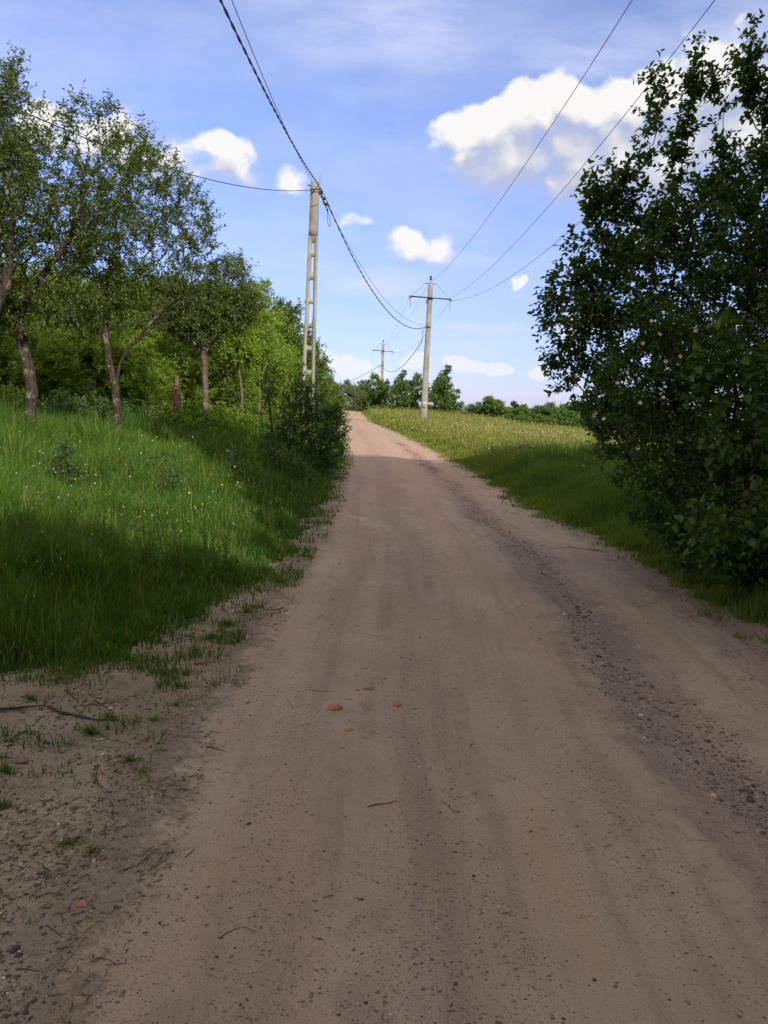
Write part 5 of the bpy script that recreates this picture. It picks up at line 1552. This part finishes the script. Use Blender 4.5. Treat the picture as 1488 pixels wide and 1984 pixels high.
def shard(px, py, size, ang, label, seed, mat='brick', name='brick_shard', tilt=.15, cat='brick shard', group='orange brick shards on the road'):
    p = ground_at(px, py); r = random.Random(seed); n = 6; pts = []
    for i in range(n):
        a = i / n * 6.283; rr = r.uniform(.75, 1.1); pts.append((math.cos(a) * size[0] * 1.05 / 2 * rr, math.sin(a) * size[1] / 2 * rr))
    h = size[2]
    V = [(x, y, 0) for x, y in pts] + [(x * .93 + r.uniform(-.002, .002), y * .93, h + r.uniform(-.15, .15) * h) for x, y in pts] + [(0, 0, h * 1.05), (0, 0, 0)]
    T = [(2 * n, n + i, n + (i + 1) % n) for i in range(n)] + [(2 * n + 1, (i + 1) % n, i) for i in range(n)]
    Q = [(i, (i + 1) % n, n + (i + 1) % n, n + i) for i in range(n)]
    g = Geo(); g.add(V, T, Q); o = g.build(name, M[mat]); o.location = p + Vector((0, 0, .004)); o.rotation_euler = (tilt, r.uniform(-.1, .1), ang)
    tag(o, label, cat, group)


shard(648, 1377, (.105, .052, .018), .35, 'largest orange brick shard, left of the others in the middle of the road', 1, tilt=.3)
shard(768, 1370, (.056, .050, .012), 1.3, 'square orange brick shard right of the group on the road', 2)
shard(675, 1420, (.056, .040, .009), .2, 'flat orange brick shard nearest the viewer in the middle of the road', 3)
shard(676, 1357, (.022, .015, .007), .2, 'tiny orange brick chip just behind the largest shard', 4)
shard(160, 1758, (.040, .030, .010), .5, 'lone orange brick shard at the lower left of the road', 5)


def rock(px, py, s, label, mat, seed, name='stone', flatn=.55, group=None):
    p = ground_at(px, py); v, f = ico(); r = np.random.default_rng(seed)
    # subdivide once
    e = {}; V = [tuple(q) for q in v]; F = []
    def mid(a, b):
        k = (min(a, b), max(a, b))
        if k not in e: m_ = (np.array(V[a]) + np.array(V[b])) / 2; V.append(tuple(m_ / np.linalg.norm(m_))); e[k] = len(V) - 1
        return e[k]
    for a, b_, c_ in f:
        x, y, z = mid(a, b_), mid(b_, c_), mid(c_, a); F += [(a, x, z), (b_, y, x), (c_, z, y), (x, y, z)]
    V = np.array(V) * (1 + r.uniform(-.13, .13, (len(V), 1))) * np.array([s[0], s[1], s[0] * flatn]) * .5
    g = Geo(); g.add(V, F); o = g.build(name, M[mat], None, False); o.location = p + Vector((0, 0, s[0] * flatn * .22)); o.rotation_euler = (0, 0, r.uniform(0, .4))
    tag(o, label, 'stone', group)


rock(714, 1338, (.062, .034), 'larger of two dark grey stones on the road behind the brick shards', 'stone_grey', 1, flatn=.42)
rock(692, 1340, (.03, .026), 'smaller of two dark grey stones on the road behind the brick shards', 'stone_grey', 2, flatn=.6)
rock(388, 1288, (.075, .06), 'reddish brown rounded stone at the left edge of the road', 'stone_brown', 3, flatn=.6)
rock(40, 1478, (.07, .06), 'brown stone on the bare soil near the left picture edge', 'stone_brown', 4, flatn=.5)
rock(140, 1478, (.045, .04), 'grey-brown stone on the bare soil beside the grass tuft', 'stone_brown', 5, flatn=.5)
rock(135, 1500, (.028, .026), 'small grey stone on the bare soil below the fallen stick', 'stone_grey', 6)
rock(24, 1798, (.03, .024), 'pale grey pebble at the lower left picture edge', 'stone_grey', 7)
rock(1077, 1771, (.012, .010), 'single dark pebble in the lower right of the smooth road', 'stone_grey', 8, 'pebble', .7)
rock(936, 1333, (.018, .014), 'small dark pebble right of the brick shards', 'stone_grey', 9, 'pebble', .7)


def stick(pts, r, label, mat='twig', name='twig', cat='twig', group=None, lift=.35):
    P = []
    for px, py in pts: q = ground_at(px, py); P.append(np.array(q) + np.array([0, 0, r * (1 + lift) + .006]))
    P = np.array(P); n = len(P)
    t = np.linspace(0, n - 1, n * 4); C = np.stack([np.interp(t, np.arange(n), P[:, i]) for i in range(3)], -1)
    rs = r * np.interp(t, [0, (n - 1) * .3, n - 1], [.9, 1, .35]); o0 = C[0].copy()
    jr = np.random.default_rng(int(abs(pts[0][0])) + 3); C[:, :2] += jr.normal(0, r * .35, (len(C), 2)); rs = rs * jr.uniform(.85, 1.15, len(rs))
    g = Geo(); g.tube(C - o0, rs, 7); o = g.build(name, M[mat], None, True); o.location = o0
    tag(o, label, cat, group)


stick([(-30, 1386), (30, 1380), (90, 1373)], .0085, 'thick dark stick entering from the left edge on the bare soil', 'stick', 'fallen_stick', 'stick')
stick([(92, 1376), (120, 1387), (155, 1394), (190, 1401), (228, 1401)], .0065, 'bent dark stick lying right of the thick stick on bare soil', 'stick', 'fallen_stick', 'stick')
stick([(712, 1567), (730, 1562), (750, 1561), (768, 1556)], .0062, 'pale brown split stick lying alone in the middle of the road', 'wood_pale', 'split_stick', 'stick')
TW = [([(598, 1340), (620, 1343), (672, 1345)], .0022, 'thin twig lying left of the two dark grey stones'), ([(555, 1360), (562, 1366), (568, 1378)], .002, 'short twig standing off left of the largest brick shard'),
      ([(425, 1827), (440, 1812), (470, 1801), (497, 1812)], .0018, 'curved hair-thin twig in the lower left of the road'), ([(360, 1668), (378, 1650)], .002, 'short straight twig on the lower left road surface'),
      ([(240, 1692), (262, 1684)], .0028, 'dark stub of twig at the lower left road margin'), ([(400, 1452), (418, 1455), (436, 1462)], .0032, 'curved bark twig at the left margin of the road'),
      ([(1175, 1072), (1140, 1066), (1100, 1062), (1062, 1066)], .004, 'thin curved twig on the right side of the road near the bush'), ([(125, 1340), (150, 1362), (165, 1378)], .004, 'brown twig on bare soil above the bent stick'),
      ([(185, 1362), (205, 1375), (222, 1387)], .004, 'brown twig on bare soil right of the bent stick'), ([(150, 1372), (200, 1368), (252, 1358)], .0028, 'long thin twig lying level across the bare soil'),
      ([(190, 1425), (215, 1440), (250, 1436)], .0026, 'thin forked-looking twig below the bent stick'), ([(12, 1440), (50, 1420), (85, 1392)], .0035, 'dark twig slanting below the thick stick at the left edge'),
      ([(700, 1298), (716, 1296)], .0018, 'tiny twig on the road beyond the grey stones'), ([(30, 1885), (88, 1893)], .0022, 'dark twig at the bottom left corner'), ([(550, 1180), (530, 1185), (505, 1183)], .004, 'twig at the grassy left road edge'),
      ([(855, 1556), (868, 1566), (882, 1582)], .0018, 'thin curved twig right of the pale split stick'), ([(90, 1800), (122, 1826)], .002, 'thin twig just below the lone brick shard')]
for pts, r, lab in TW: stick(pts, r, lab, group='twigs lying on the road and verge')

print('tris', sum(len(m.polygons) for m in bpy.data.meshes))
